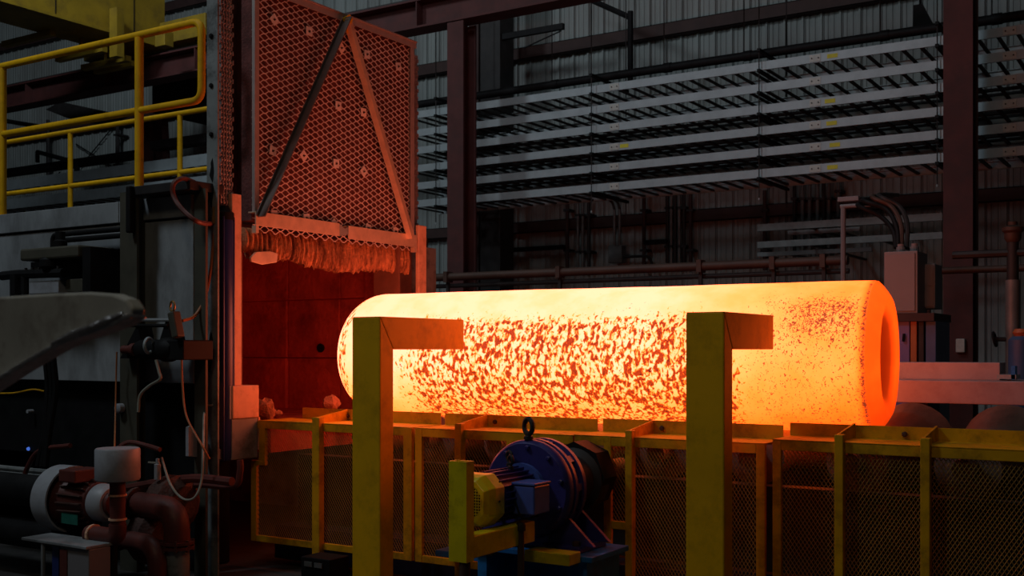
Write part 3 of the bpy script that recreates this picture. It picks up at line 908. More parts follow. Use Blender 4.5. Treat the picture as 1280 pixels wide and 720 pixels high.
# ================================================================== ROLLER TABLE
ZR = ZI - RI                     # line of support
t = thing('roller_table', 'heavy roller table carrying the glowing forging, scaled beams along its back', 'roller table', (-2.4, 6.9, 0))
XT0, XT1 = -5.9, 2.2
MB().box(XT0, XT1, 6.02, 6.22, 0.05, 0.30).build('near_beam', 'bluedark', t, bev=0.01)
MB().box(XT0, XT1, 6.28, 6.40, 0.30, 0.80).build('near_web', 'darksteel', t)
MB().box(XT0, XT1, 7.86, 8.0, 0.05, 0.80).build('far_web', 'bluedark', t)
for xx in [XT0 + 0.3 + 1.1 * i for i in range(8)]:
    MB().box(xx, xx + 0.14, 6.06, 6.18, 0.0, 0.05).build('foot', 'bluedark', t)
    MB().box(xx, xx + 0.14, 7.87, 7.99, 0.0, 0.05).build('foot', 'bluedark', t)
# hourglass rollers, one after another
rp = []
for k in range(15):
    s = -0.46 + 1.40 * k / 14
    rp.append((s, 0.125 + (0.16 * (s / 0.94) ** 1.2 if s > 0 else 0.05 * (-s / 0.46) ** 1.5)))
rmb = MB().lathe(rp, (0, YI, ZR - 0.127), (0, 1, 0), 28)
rmb.lathe([(-0.6, 0.06), (1.1, 0.06)], (0, YI, ZR - 0.127), (0, 1, 0), 12)
rme = rmb.mesh('roller', 'roller', (0, 0, 0), True)
x = XI0 + 0.35
k = 0
while x < XT1 - 0.2:
    inst('roller', rme, t, (x, 0, 0))
    x += 0.60
    k += 1
# beams on the far side
xe = X_at(1250, 8.35)
b2 = MB().box(-4.5, xe, 8.35, 8.6, on_y(1200, 475, 8.3).z, on_y(1200, 453, 8.35).z).build('upper_beam', 'pink', t, bev=0.006)
b1 = MB().box(-4.5, XT1, 8.02, 8.62, on_y(1200, 505, 8.02).z, on_y(1200, 476, 8.02).z).build('lower_beam', 'pink', t, bev=0.006)
zb1 = on_y(1200, 505, 8.02).z
for xx in (-4.2, -3.0, -1.8, -0.6, 0.6, 1.8):
    MB().box(xx, xx + 0.12, 8.1, 8.5, 0, zb1 - 0.001).build('beam_leg', 'bluedark', t)
a = on_y(1258, 474, 8.2)
MB().box(a.x - 0.06, a.x + 0.06, 8.2, 8.4, on_y(1258, 475, 8.02).z + 0.002, on_y(1258, 471, 8.02).z + 0.01).build('bracket_plate', 'galv', t)
MB().box(a.x + 0.03, a.x + 0.055, 8.2, 8.3, on_y(1258, 475, 8.02).z, on_y(1258, 458, 8.02).z).build('bracket_tab', 'bluebase', t)

# ================================================================== FURNACE
XF = -6.0; YSIDE = 5.42
ZTOP = 2.70
t = furnace = thing('forge_furnace', 'large grey furnace with open glowing red mouth at left', 'furnace', (-9.2, 6.9, 0))
XB = -14.5
zpan = 1.36
# side cladding panels
pe = [-14.4, X_at(-60, YSIDE), X_at(151, YSIDE), X_at(242, YSIDE)]
for i in range(3):
    MB().box(pe[i] + 0.004, pe[i + 1] - 0.004, YSIDE, YSIDE + 0.05, zpan, ZTOP - 0.17).build('side_panel', 'furn', t, bev=0.004)
    MB().box(pe[i] + 0.004, pe[i + 1] - 0.004, YSIDE - 0.02, YSIDE + 0.05, ZTOP - 0.155, ZTOP).build('top_rail_panel', 'furn', t, bev=0.004)
MB().box(XB, X_at(258, YSIDE), YSIDE + 0.06, YSIDE + 0.12, zpan, ZTOP).build('side_backing', 'black', t)
MB().box(XB, XF - 0.4, YSIDE + 0.16, 8.6, ZTOP - 0.12, ZTOP - 0.02).build('roof_deck', 'darksteel', t)
MB().box(XB, XF - 0.1, YSIDE + 0.10, YSIDE + 0.15, 0, zpan - 0.002).build('base_wall', 'black', t)
MB().box(XB, XF - 0.3, 8.35, 8.6, 0, ZTOP - 0.13).build('far_side', 'furn2', t)
# buckstays
def buckstay(px0, px1, zt, mat, y0=YSIDE - 0.14):
    xa, xb = X_at(px0, y0), X_at(px1, y0)
    MB().box(xa, xb, y0, y0 + 0.02, 0, zt).build('buckstay', mat, t)
    MB().box((xa + xb) / 2 - 0.012, (xa + xb) / 2 + 0.012, y0 + 0.0205, YSIDE - 0.001, 0, zt).build('buckstay_web', mat, t)
buckstay(150, 171, 2.74, 'olive')
buckstay(243, 257, 2.72, 'olive', YSIDE - 0.06)
# corner column
yc0, yc1 = Y_at(258.5, XF), Y_at(272, XF)
YCC = 5.47
xc0, xc1 = X_at(258.5, YCC), X_at(272, YCC)
MB().box(xc0, xc1, YCC, YCC + 0.015, 0.0, 6.0).build('corner_column', 'furn2', t)
MB().box(xc0, xc0 + 0.012, YCC + 0.0155, YCC + 0.09, 0.0, 6.0).build('corner_column_flange', 'furn2', t)
bh = MB().lathe([(0, 0.018), (0.010, 0.018), (0.016, 0.012)], (0, 0, 0), (0, -1, 0), 6).mesh('bolt_head', 'black')
for py in (45, 107, 168):
    p = on_y(264.5, py, YCC)
    inst('bolt_head', bh, t, (p.x, YCC, p.z))
# paint damage plates on the corner column
for (px, py, h) in ((265, 215, 0.16), (264, 243, 0.14), (263, 425, 0.10), (262, 452, 0.13)):
    p = on_y(px, py, YCC - 0.002)
    random.seed(px + py)
    pts = []
    for k in range(9):
        a = 2 * math.pi * k / 9
        pts.append((p.x + math.cos(a) * 0.022 * random.uniform(0.5, 1.3), YCC - 0.002, p.z + math.sin(a) * h * 0.6 * random.uniform(0.6, 1.2)))
    MB().prism(pts, (0, 0.0015, 0)).build('flaked_paint', 'black', t)
# front plate around the mouth (set back)
XP = XF - 0.32
yl = Y_at(303, XP); yr = Y_at(487, XP); yrr = Y_at(521, XP)
zo = 2.62; zh = 1.02
MB().box(XP - 0.05, XP, Y_at(264, XP - 0.05), yl, 0.9, 6.0).build('front_plate', 'plate', t)
MB().box(XP - 0.05, XP, yr + 0.06, yrr - 0.08, 0.2, 4.2).build('front_plate', 'plate', t)
MB().box(XP - 0.05, XP, yl + 0.001, yr + 0.059, zo, 4.2).build('front_plate', 'plate', t)
MB().box(XP + 0.001, XP + 0.10, Y_at(296, XP), Y_at(299, XP), 2.7, 6.0).build('chain_guide', 'plate', t)
# refractory lining: far wall of separate modules, back wall, roof, hearth, near wall
YLIN = yr + 0.02
xs = [XP - 0.06, -6.95, -7.62, -8.35, -9.1, -9.9]
zs = [zh, 1.52, 2.08, 2.62]
random.seed(5)
for i in range(5):
    for j in range(3):
        d = random.uniform(0, 0.03)
        g = 0.004
        MB().box(xs[i + 1] + g, xs[i] - g, YLIN + d, YLIN + 0.3, zs[j] + g, zs[j + 1] - g).build('lining_module', 'lining', t, bev=0.012)
MB().box(-9.98, -9.905, yl - 0.2, YLIN + 0.3, zh, 2.62).build('back_lining', 'lining', t)
MB().box(-9.9, XP - 0.052, yl - 0.3, YLIN + 0.3, 2.63, 2.64).build('roof_lining', 'lining', t)
MB().box(-9.9, XP - 0.052, yl - 0.3, yl - 0.002, zh, 2.62).build('near_lining', 'lining', t)
MB().box(-9.9, XF - 0.02, yl - 0.0, YLIN + 0.3, zh - 0.2, zh).build('hearth', 'lining', t)
MB().box(XP - 0.3, XP - 0.06, YLIN - 0.03, YLIN + 0.1, zh, 2.6).build('mouth_edge', 'lining', t, bev=0.02)
p = on_x(388 + 14, 435, XP - 0.6)
pk = on_y(403, 435, YLIN + 0.02)
MB().lathe([(0, 0.045), (0.02, 0.04)], (pk.x, YLIN - 0.012, pk.z), (0, 1, 0), 9).build('thermocouple_hole', 'black', t)
# jamb bars, lit by the forging
y0, y1 = Y_at(290, XF + 0.02), Y_at(302, XF + 0.02)
za = on_x(296, 243, XF).z; zb_ = on_x(296, 482, XF).z
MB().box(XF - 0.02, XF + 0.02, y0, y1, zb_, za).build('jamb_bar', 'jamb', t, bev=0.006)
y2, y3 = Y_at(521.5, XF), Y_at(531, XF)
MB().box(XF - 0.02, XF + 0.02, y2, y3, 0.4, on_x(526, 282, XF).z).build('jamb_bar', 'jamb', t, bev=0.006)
MB().box(XF - 0.30, XF - 0.021, y2 - 0.24, y2 - 0.22, 0.9, 2.55).build('jamb_return', 'plate', t)
# block under the jamb bar, with bolted side plate
xb0, xb1 = XF - 0.18, XF + 0.06
yb0, yb1 = Y_at(291, xb1), Y_at(324, xb1)
z0, z1 = on_x(305, 523, xb1).z, on_x(305, 482, xb1).z
MB().box(xb0, xb1, yb0, yb1, z0, z1).build('jamb_block', 'jamb', t, bev=0.008)
sp = MB().box(xb0 - 0.02, xb1 - 0.01, yb0 - 0.02, yb0 - 0.001, z0, z1).build('block_side_plate', 'furn', t, bev=0.004)
for dx in (0.03, 0.19):
    for zz in (z0 + 0.03, (z0 + z1) / 2, z1 - 0.03):
        MB().lathe([(0, 0.012), (0.01, 0.012)], (xb0 + dx, yb0 - 0.02, zz), (0, -1, 0), 6).build('bolt', 'black', sp)
MB().tube([(xb0 + 0.14, yb0 - 0.02, (z0 + z1) / 2), (xb0 + 0.14, yb0 - 0.09, (z0 + z1) / 2)], 0.018, 8).build('hose_fitting', 'hoser', sp)
MB().box(xb0, xb1 - 0.01, yb0 + 0.0, yb1 - 0.005, on_x(305, 574, xb1).z, z0 - 0.002).build('lower_box', 'furn2', t, bev=0.006)
MB().box(xb1 - 0.03, xb1 - 0.01, yb1 + 0.002, yb1 + 0.02, on_x(325, 562, xb1).z, z0).build('hot_strip', 'jamb', t)
# white gusset plate at the furnace foot
gp = [on_x(232, 534, XF - 0.02), on_x(236, 532, XF - 0.02), on_x(252, 553, XF - 0.02), on_x(276, 563, XF - 0.02), on_x(275, 574, XF - 0.02), on_x(232, 570, XF - 0.02)]
MB().prism(gp, (0.03, 0, 0)).build('foot_gusset', 'whitepaint', t)

# fibre rubble on the hearth lip
for i, (px, py, s, sq) in enumerate(((331, 512, 0.09, 0.9), (414, 505, 0.07, 1.0), (345, 517, 0.05, 0.7))):
    random.seed(i + 40)
    p = on_x(px, py, XF - 0.12)
    mb = MB()
    n, m_ = 10, 6
    vs, fs = [], []
    for a in range(m_ + 1):
        ph = math.pi * a / m_
        for b in range(n):
            r = s * random.uniform(0.75, 1.2)
            vs.append((p.x + r * math.sin(ph) * math.cos(2 * math.pi * b / n), p.y + r * math.sin(ph) * math.sin(2 * math.pi * b / n), max(zh + 0.001, p.z + r * sq * math.cos(ph))))
    for a in range(m_):
        for b in range(n):
            fs.append((a * n + b, a * n + (b + 1) % n, (a + 1) * n + (b + 1) % n, (a + 1) * n + b))
    mb.add(vs, fs)
    mb.build('fibre_lump', 'rubble', None, True, label='frayed lump of insulation on the furnace sill, %s' % ('by the left jamb', 'under the rounded end of the forging', 'small one next to the left lump')[i], cat='insulation')

# ------------------------------------------------------------------ furnace door (raised)
t = thing('furnace_door', 'raised furnace door of expanded metal with an A-shaped brace', 'door', (XF - 0.08, 6.9, 2.30))
yd0, yd1 = Y_at(318.5, XF), Y_at(518, XF)
zd0 = 2.565; zd1 = 4.335
MB().box(XF - 0.16, XF - 0.055, yd0 + 0.02, yd1 - 0.02, zd0, zd1 - 0.03).build('fibre_board', 'fibre', t)
# expanded metal sheet: real strands
mm = MB()
LW, SW = 0.112, 0.050
xm = XF - 0.035
def strand(mb, p, q, w, dvec):
    """flat ribbon strand with thickness"""
    p, q = Vector(p), Vector(q)
    d = (q - p).normalized()
    n = Vector(dvec)
    s = d.cross(n).normalized() * w / 2
    h = n * w * 0.45
    vs = [p - s - h, p + s - h, p + s + h, p - s + h, q - s - h, q + s - h, q + s + h, q - s + h]
    mb.add(vs, [(0, 1, 5, 4), (1, 2, 6, 5), (2, 3, 7, 6), (3, 0, 4, 7)])
ny = int((yd1 - yd0) / LW) + 1
nz = int((zd1 - (zd0 - 0.085)) / SW) + 1
for j in range(nz):
    zc = zd0 - 0.085 + j * SW
    if zc + SW / 2 > zd1 - 0.02:
        break
    for i in range(ny):
        for half in (0, 1):
            y = yd0 + 0.02 + i * LW + half * LW / 2
            z = zc + half * SW / 2
            if y + LW / 2 > yd1 - 0.005 or z + SW / 2 > zd1 - 0.02:
                continue
            bond = LW * 0.22
            wob = 0.004 * math.sin(i * 1.7 + j)
            # cell: flat bond, then strands up and down to the next half-row
            strand(mm, (xm + wob, y - bond / 2, z), (xm + wob, y + bond / 2, z), 0.0085, (1, 0, 0))
            strand(mm, (xm + wob, y + bond / 2, z), (xm + 0.006, y + LW / 2 - bond / 2, z + SW / 2), 0.0062, (1, 0, 0))
            strand(mm, (xm + wob, y + bond / 2, z), (xm + 0.006, y + LW / 2 - bond / 2, z - SW / 2), 0.0062, (1, 0, 0)) if z - SW / 2 > zd0 - 0.09 else None
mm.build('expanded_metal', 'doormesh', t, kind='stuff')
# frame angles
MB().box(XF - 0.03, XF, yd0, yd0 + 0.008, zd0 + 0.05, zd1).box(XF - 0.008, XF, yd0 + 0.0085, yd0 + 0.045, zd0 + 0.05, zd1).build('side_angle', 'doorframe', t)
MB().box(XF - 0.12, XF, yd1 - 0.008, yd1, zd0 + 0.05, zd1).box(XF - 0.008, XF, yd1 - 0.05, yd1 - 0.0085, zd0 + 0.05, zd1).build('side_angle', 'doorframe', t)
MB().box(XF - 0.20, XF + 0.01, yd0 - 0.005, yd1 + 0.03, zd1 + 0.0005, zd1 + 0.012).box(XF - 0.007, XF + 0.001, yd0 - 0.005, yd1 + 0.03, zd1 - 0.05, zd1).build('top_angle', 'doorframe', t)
ym = Y_at(424, XF)
for ya, yb, za_, zb2 in ((yd0 - 0.01, ym - 0.02, 0, 0), (ym + 0.09, yd1 + 0.01, 0.008, 0.012)):
    MB().box(XF + 0.012, XF + 0.022, ya, yb, zd0 - 0.045 - zb2, zd0 + 0.06 - za_).box(XF - 0.06, XF + 0.0115, ya, yb, zd0 + 0.05 - za_, zd0 + 0.06 - za_).build('bottom_angle', 'doorbar', t, bev=0.002)
pts = [(XF + 0.016, ym - 0.02, zd0 + 0.055), (XF + 0.016, ym + 0.02, zd0 + 0.035), (XF + 0.016, ym + 0.05, zd0 + 0.02), (XF + 0.016, ym + 0.09, zd0 + 0.045), (XF + 0.016, ym + 0.09, zd0 - 0.02), (XF + 0.016, ym - 0.02, zd0 - 0.045)]
MB().prism(pts, (0.006, 0, 0)).build('torn_gap_plate', 'furn2', t)
MB().box(XF - 0.02, XF + 0.022, yd0 - 0.01, yd0 + 0.02, zd0 - 0.10, zd0 - 0.046).build('bottom_lug', 'doorbar', t)
MB().box(XF - 0.02, XF + 0.022, yd1 - 0.03, yd1 + 0.005, zd0 - 0.10, zd0 - 0.058).build('bottom_lug', 'doorbar', t)
# A brace: two angle bars meeting at the top edge
apex = on_x(434, 22, XF + 0.03)
fl = on_x(322, 270, XF + 0.03)
fr = on_x(514, 296, XF + 0.03)
def angle_bar(p, q, w, leg, name, side, mat):
    p, q = Vector(p), Vector(q)
    d = (q - p).normalized()
    sd = Vector((1, 0, 0)).cross(d).normalized() * side
    mb = MB()
    a = [p - sd * w / 2, p + sd * w / 2, q + sd * w / 2, q - sd * w / 2]
    mb.prism(a, (-0.008, 0, 0))
    e = p - sd * (w / 2)
    f = q - sd * (w / 2)
    mb.prism([e, e + sd * 0.008, f + sd * 0.008, f], (leg, 0, 0))
    return mb.build(name, mat, t)
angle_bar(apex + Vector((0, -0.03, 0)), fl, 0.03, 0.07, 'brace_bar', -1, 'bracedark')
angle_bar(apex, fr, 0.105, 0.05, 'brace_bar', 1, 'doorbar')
c = apex
MB().prism([(c.x + 0.0, c.y - 0.06, c.z - 0.02), (c.x + 0.0, c.y + 0.02, c.z + 0.03), (c.x, c.y + 0.06, c.z + 0.0), (c.x, c.y + 0.0, c.z - 0.13)], (0.012, 0, 0)).build('apex_gusset', 'yellow', t)
# square washer clips holding the fibre
clip = [(97, 55), (195, 88), (286, 135), (358, 153), (446, 187), (204, 278), (277, 297), (348, 316), (93, 424), (180, 438), (271, 460), (349, 482), (97, 604), (188, 614), (265, 630), (361, 642), (438, 651)]
def clip_mesh():
    mb = MB()
    o, i = 0.034, 0.011
    for sgn in (0, 0.004):
        pass
    q = [(-o, -o), (o, -o), (o, o), (-o, o)]
    r = [(-i, -i), (i, -i), (i, i), (-i, i)]
    vs = [(0, y, z) for y, z in q + r] + [(0.005, y, z) for y, z in q + r]
    fs = []
    for k in range(4):
        j = (k + 1) % 4
        fs += [(8 + k, 8 + j, 12 + j, 12 + k), (k, 4 + k, 4 + j, j), (k, j, 8 + j, 8 + k), (4 + k, 12 + k, 12 + j, 4 + j)]
    mb.add(vs, fs)
    return mb
cme = clip_mesh().mesh('washer_clip', 'clip')
random.seed(11)
for k, (cx, cy) in enumerate(clip):
    p = on_x(300 + cx / 2.25, cy / 2.25, XF - 0.012)
    rot = math.pi / 4 if k in (9, 11, 14, 2, 0) else random.uniform(-0.25, 0.25)
    o = inst('washer_clip', cme, t, (XF - 0.016, p.y, p.z), (rot, 0, 0))
    s = MB().tube([(XF - 0.05, p.y, p.z), (XF - 0.005, p.y, p.z)], 0.005, 6)
    ob = bpy.data.objects.new('stud', s.mesh('stud', 'darksteel', (XF - 0.022, p.y, p.z)))
    COL.objects.link(ob)
    ob.parent = o
# frayed fibre seal below the door
random.seed(21)
mb = MB()
vs, fs = [], []
nU, nV = 120, 12
yS0, yS1 = yd0 - 0.06, yd1 + 0.0
for i in range(nU + 1):
    u = i / nU
    y = yS0 + (yS1 - yS0) * u
    lowb = 2.275 + 0.025 * math.sin(u * 9) + random.uniform(-0.016, 0.016) - 0.015 * u + (0.05 if u < 0.05 else 0)
    for j in range(nV):
        a = 2 * math.pi * j / nV
        cx, cz = math.cos(a), math.sin(a)
        r = random.uniform(0.9, 1.1)
        zz = (zd0 - 0.055 + lowb) / 2 + cz * (zd0 - 0.055 - lowb) / 2 * (r if cz < 0 else 1)
        vs.append((XF - 0.10 + (cx * 0.05 + 0.02 * (1 if i % 3 else -0.4)) * r, y, zz))
for i in range(nU):
    for j in range(nV):
        fs.append((i * nV + j, i * nV + (j + 1) % nV, (i + 1) * nV + (j + 1) % nV, (i + 1) * nV + j))
fs.append(tuple(range(nV)))
fs.append(tuple(nU * nV + j for j in range(nV)))
mb.add(vs, fs)
mb.build('fibre_seal', 'curtain', t, True)
p = on_x(328, 323, XF - 0.01)
pts = []
for (px, py) in ((311, 322), (318, 315), (335, 314), (345, 317), (344, 328), (326, 331), (312, 327)):
    q = on_x(px, py, XF - 0.02)
    pts.append(q)
MB().prism(pts, (0.02, 0, 0)).build('torn_seal_patch', 'doorbar', t, bev=0.004)

# ------------------------------------------------------------------ lifting chains beside the door
def chain_link_mesh(w, pitch, d):
    mb = MB()
    n = 5
    for k in range(n):
        y = -w / 2 + w * k / (n - 1)
        x0 = -0.005
        mb.box(-d / 2, d / 2, y - 0.005, y + 0.005, -pitch * 0.46, pitch * 0.46)
    mb.lathe([(0, pitch * 0.28), (w + 0.014, pitch * 0.28)], (0, -w / 2 - 0.007, 0), (0, 1, 0), 8)
    return mb
for nm, px0, px1, py1, pyt, X, lab in (('left', 273, 290, 262, -60, XF - 0.03, 'multi-strand lifting chain left of the door, silver and orange lit'),
                                       ('right', 514, 521, 288, 70, XF - 0.14, 'narrow orange-lit lifting chain along the right edge of the door')):
    ya, yb = Y_at(px0, X), Y_at(px1, X)
    zb_, zt_ = on_x((px0 + px1) / 2, py1, X).z, on_x((px0 + px1) / 2, pyt, X).z
    t = thing('lifting_chain', lab, 'chain', (X, (ya + yb) / 2, zb_), 'door lifting chains')
    pitch = 0.034
    me = chain_link_mesh((yb - ya) * 0.9, pitch, 0.035).mesh('link', 'chain')
    me2 = chain_link_mesh((yb - ya) * 0.72, pitch, 0.028).mesh('link', 'chain')
    z = zb_ + pitch / 2
    k = 0
    while z < zt_:
        inst('link', me if k % 2 else me2, t, (X + 0.004 * math.sin(k * 2.1), (ya + yb) / 2, z))
        z += pitch
        k += 1
# blue cylinder below the left chain
xcy = XF - 0.02
yA, yB = Y_at(271, xcy), Y_at(289.5, xcy)
yc = (yA + yB) / 2; rc = (yB - yA) / 2 * 0.92
zt_, zb_ = on_x(280, 268, xcy).z, on_x(280, 575, xcy).z
t = thing('lift_cylinder', 'dark blue vertical lift cylinder between corner column and left jamb bar', 'cylinder', (xcy, yc, zb_))
MB().lathe([(0, rc * 0.9), (0.02, rc), (zt_ - zb_ - 0.06, rc), (zt_ - zb_ - 0.04, rc * 0.95)], (xcy, yc, zb_), (0, 0, 1), 20).build('barrel', 'bluecyl', t, True)
MB().lathe([(0, rc * 1.08), (0.05, rc * 1.08), (0.07, rc * 0.7), (0.10, rc * 0.5)], (xcy, yc, zt_ - 0.04), (0, 0, 1), 20).build('head_cap', 'black', t, True)
for dy in (-1, 1):
    MB().tube([(xcy + rc * 0.7, yc + dy * rc * 0.75, zb_), (xcy + rc * 0.7, yc + dy * rc * 0.75, zt_ - 0.02)], 0.008, 6).build('tie_rod', 'bluecyl', t, True)
# frame above: box behind the chain hoist

# ================================================================== PLATFORM RAILINGS ON THE FURNACE ROOF
ZDECK = ZTOP
YN, YFAR = 5.62, 7.85
def zrail(px, py, Y):
    return on_y(px, py, Y).z
zt1 = (zrail(60, 71, YN) + zrail(200, 37, YN)) / 2
zm1 = (zrail(60, 160, YN) + zrail(200, 132, YN)) / 2
xe = X_at(252, YN)
t = thing('guard_railing', 'near yellow pipe railing with a rounded looped end on the furnace roof', 'railing', (-8, YN, ZDECK), 'yellow railings')
loop = bend([(-15, YN, zt1), (xe, YN, zt1), (xe, YN, zm1), (-15, YN, zm1)], 0.09, 6)
MB().tube(loop, 0.029, 12).build('rail_loop', 'yellow', t, True)
for px in (3, 174):
    xx = X_at(px, YN)
    MB().tube([(xx, YN, ZDECK), (xx, YN, zt1 - 0.02)], 0.034, 12).build('post', 'yellow', t, True)
    MB().box(xx - 0.07, xx + 0.07, YN - 0.06, YN + 0.06, ZDECK - 0.019, ZDECK + 0.005).build('post_foot', 'yellow', t)
zt2 = (zrail(60, 169, YFAR) + zrail(220, 143, YFAR)) / 2
zm2 = (zrail(60, 237, YFAR) + zrail(220, 215, YFAR)) / 2
xe2 = X_at(330, YFAR)
t = thing('guard_railing', 'far yellow pipe railing with straight rails beyond the furnace roof', 'railing', (-10, YFAR, ZDECK), 'yellow railings')
for z in (zt2, zm2):
    MB().tube([(-16, YFAR, z), (-7.0, YFAR, z)], 0.028, 10).build('rail', 'yellow', t, True)
for px in (-45, 88, 225):
    xx = X_at(px, YFAR)
    MB().tube([(xx, YFAR, ZDECK), (xx, YFAR, zt2 - 0.02)], 0.028, 10).build('post', 'yellow', t, True)
# dark roof ledge / frame at the side
t = thing('roof_ledge', 'dark steel ledge frame on the furnace roof between railing post and corner', 'frame', (X_at(205, YSIDE - 0.1), YSIDE - 0.1, ZTOP))
a = on_y(168, 236, YSIDE - 0.12); b = on_y(243, 242, YSIDE - 0.12)
MB().box(a.x, b.x, YSIDE - 0.16, YSIDE + 0.15, ZTOP + 0.005, ZTOP + 0.07).build('ledge_top', 'darksteel', t, bev=0.005)
MB().box(a.x, a.x + 0.05, YSIDE - 0.2, YSIDE - 0.15, on_y(168, 290, YSIDE - 0.2).z, ZTOP + 0.07).build('drip_pipe', 'black', t, bev=0.01)

# pipes on the furnace side
YP1 = YSIDE - 0.10
t = thing('side_pipes', 'pair of black pipes with elbows on the grey furnace side', 'pipe', on_y(100, 300, YP1))
zA, zB = on_y(110, 290, YP1).z, on_y(110, 298, YP1).z
for px0, zz, dn in ((66, zA, 305), (72, zB, 306)):
    xx = X_at(px0, YP1)
    ze = on_y(px0, dn, YP1).z
    y = YP1
    MB().tube(bend([(X_at(152, y), y, zz), (xx, y, zz), (xx, y, ze - 0.05)], 0.05), 0.02, 10).build('pipe_run', 'black', t, True)
# valve and ignition assembly, upper left
YV = YSIDE - 0.28
c = on_y(72, 318, YV)
t = thing('gas_valve_train', 'dark gas valve train with actuator on the furnace side under the pipe elbows', 'valve', (c.x, YV, c.z - 0.4))
xa, xb = X_at(32, YV), X_at(105, YV)
MB().box(xa, xb, YV - 0.05, YSIDE - 0.002, on_y(72, 324, YV).z, on_y(72, 309, YV).z).build('actuator', 'olive', t, bev=0.015)
MB().lathe([(0, 0.05), (0.05, 0.05), (0.06, 0.035), (0.12, 0.035)], (X_at(68, YV), YV + 0.05, on_y(72, 309, YV).z), (0, 0, 1), 12).build('pipe_union', 'black', t, True)
MB().lathe([(0, 0.04), (0.03, 0.07), (0.08, 0.07), (0.11, 0.04), (0.16, 0.03)], (X_at(62, YV), YV, on_y(72, 338, YV).z), (0, 0, 1), 12).build('regulator', 'black', t, True)
MB().box(X_at(35, YV), X_at(60, YV), YV + 0.02, YSIDE - 0.004, on_y(72, 338, YV).z, on_y(72, 325, YV).z).build('pale_plate', 'furn', t, bev=0.005)
MB().tube([on_y(2, 345, YV), on_y(20, 343, YV), on_y(80, 341, YV)], 0.035, 8).build('manifold', 'black', t, True)
MB().tube([on_y(20, 343, YV), on_y(20, 372, YV)], 0.045, 8).build('riser', 'black', t, True)
MB().tube([on_y(31, 343, YV), on_y(31, 372, YV)], 0.03, 8).build('riser', 'black', t, True)
MB().box(X_at(36, YV), X_at(73, YV), YV, YSIDE - 0.006, on_y(55, 367, YV).z, on_y(55, 351, YV).z).build('pale_box', 'whitepaint', t, bev=0.006)
MB().box(X_at(76, YV), X_at(104, YV), YV + 0.04, YSIDE - 0.006, on_y(55, 366, YV).z, on_y(55, 350, YV).z).build('olive_box', 'olive', t, bev=0.006)
MB().box(X_at(106, YV), X_at(116, YV), YV - 0.02, YSIDE - 0.002, on_y(110, 366, YV).z, on_y(110, 309, YV).z).build('side_column', 'black', t)
for k in range(6):
    MB().lathe([(0, 0.012), (0.03, 0.012)], (X_at(34 + 8 * k, YV), YV - 0.01, on_y(72, 341, YV).z + 0.02), (0, 0, 1), 6).build('bolt', 'darksteel', t)

# burner igniter assembly beside the mouth
YG = YSIDE - 0.22
t = thing('side_burner', 'black side burner with igniter on brackets at the furnace side', 'burner', on_y(200, 440, YG))
for xy in ([(150, 448), (172, 405), (180, 448)], [(198, 430), (208, 398), (216, 430)]):
    MB().prism([on_y(x, y, YG) for x, y in xy], (0, 0.12, 0)).build('bracket', 'black', t)
MB().lathe([(0, 0.05), (0.06, 0.07), (0.26, 0.07), (0.30, 0.085), (0.36, 0.085), (0.40, 0.06)], on_y(178, 437, YG) - Vector((0.06, 0, 0)), (1, 0, 0), 16).build('burner_body', 'black', t, True)
a = on_y(186, 432, YG - 0.09)
MB().torus(a, (1, 0.3, 0), 0.05, 0.012).build('chrome_ring', 'galv', t, True)
MB().lathe([(0, 0.03), (0.09, 0.03), (0.10, 0.045), (0.14, 0.045)], on_y(154, 437, YG - 0.03), (1, 0, 0), 12).build('red_union', 'redpipe', t, True)
MB().tube([on_y(163, 400, YG), on_y(214, 400, YG)], 0.012, 8).build('gas_line', 'furn', t, True)
MB().tube([on_y(165, 407, YG), on_y(210, 407, YG)], 0.012, 8).build('gas_line', 'black', t, True)
MB().box(X_at(214, YG), X_at(236, YG), YG - 0.05, YSIDE - 0.002, on_y(225, 450, YG).z, on_y(225, 425, YG).z).build('junction_box', 'black', t, bev=0.008)
MB().bar(on_y(217, 390, YG - 0.06), on_y(223, 422, YG - 0.06), 0.07, 0.06).build('spark_unit', 'olive', t, bev=0.01)
MB().torus(on_y(215.5, 383, YG - 0.06), (0.3, 1, 0), 0.035, 0.008).build('pull_ring', 'brass', t, True)

# hoses and cables, each one thing
def hose(name, pts, r, mat, label, cat='hose', extra=None):
    o = MB().tube(smooth_path(pts, 8), r, 8).build(name, mat, None, True, label=label, cat=cat)
    return o
hose('hydraulic_hose', [on_x(266, 280, XF + 0.02), on_y(247, 277, YSIDE - 0.2), on_y(228, 262, YSIDE - 0.25), on_y(217, 245, YSIDE - 0.25), on_y(217, 230, YSIDE - 0.25), on_y(228, 223, YSIDE - 0.2), on_y(243, 228, YSIDE - 0.1)], 0.017, 'hoser', 'red-brown hose looping above the furnace corner column')
hose('orange_hose', [on_x(269, 275, XF + 0.05), on_x(267, 300, XF + 0.05), on_x(263, 340, XF + 0.05), on_x(255, 375, XF + 0.05), on_x(243, 395, XF + 0.03), on_y(228, 401, YSIDE - 0.22)], 0.011, 'hoseo', 'orange hose curving down from the cylinder head to the burner')
o = MB().lathe([(0, 0.022), (0.05, 0.022), (0.06, 0.016), (0.12, 0.016)], on_x(268, 280, XF + 0.055), (0, 0, 1), 8).build('hose_coupling', 'brass', None, True, label='brass coupling at the top of the orange hose', cat='coupling')
hose('pale_cable', [on_y(195, 450, YG - 0.08), on_y(199, 465, YG - 0.08), on_y(200, 474, YG - 0.08), on_y(186, 483, YG - 0.08), on_y(175, 495, YG - 0.08), on_y(173, 515, YG - 0.08)], 0.011, 'hosew', 'pale bent cable hanging below the side burner', 'cable')
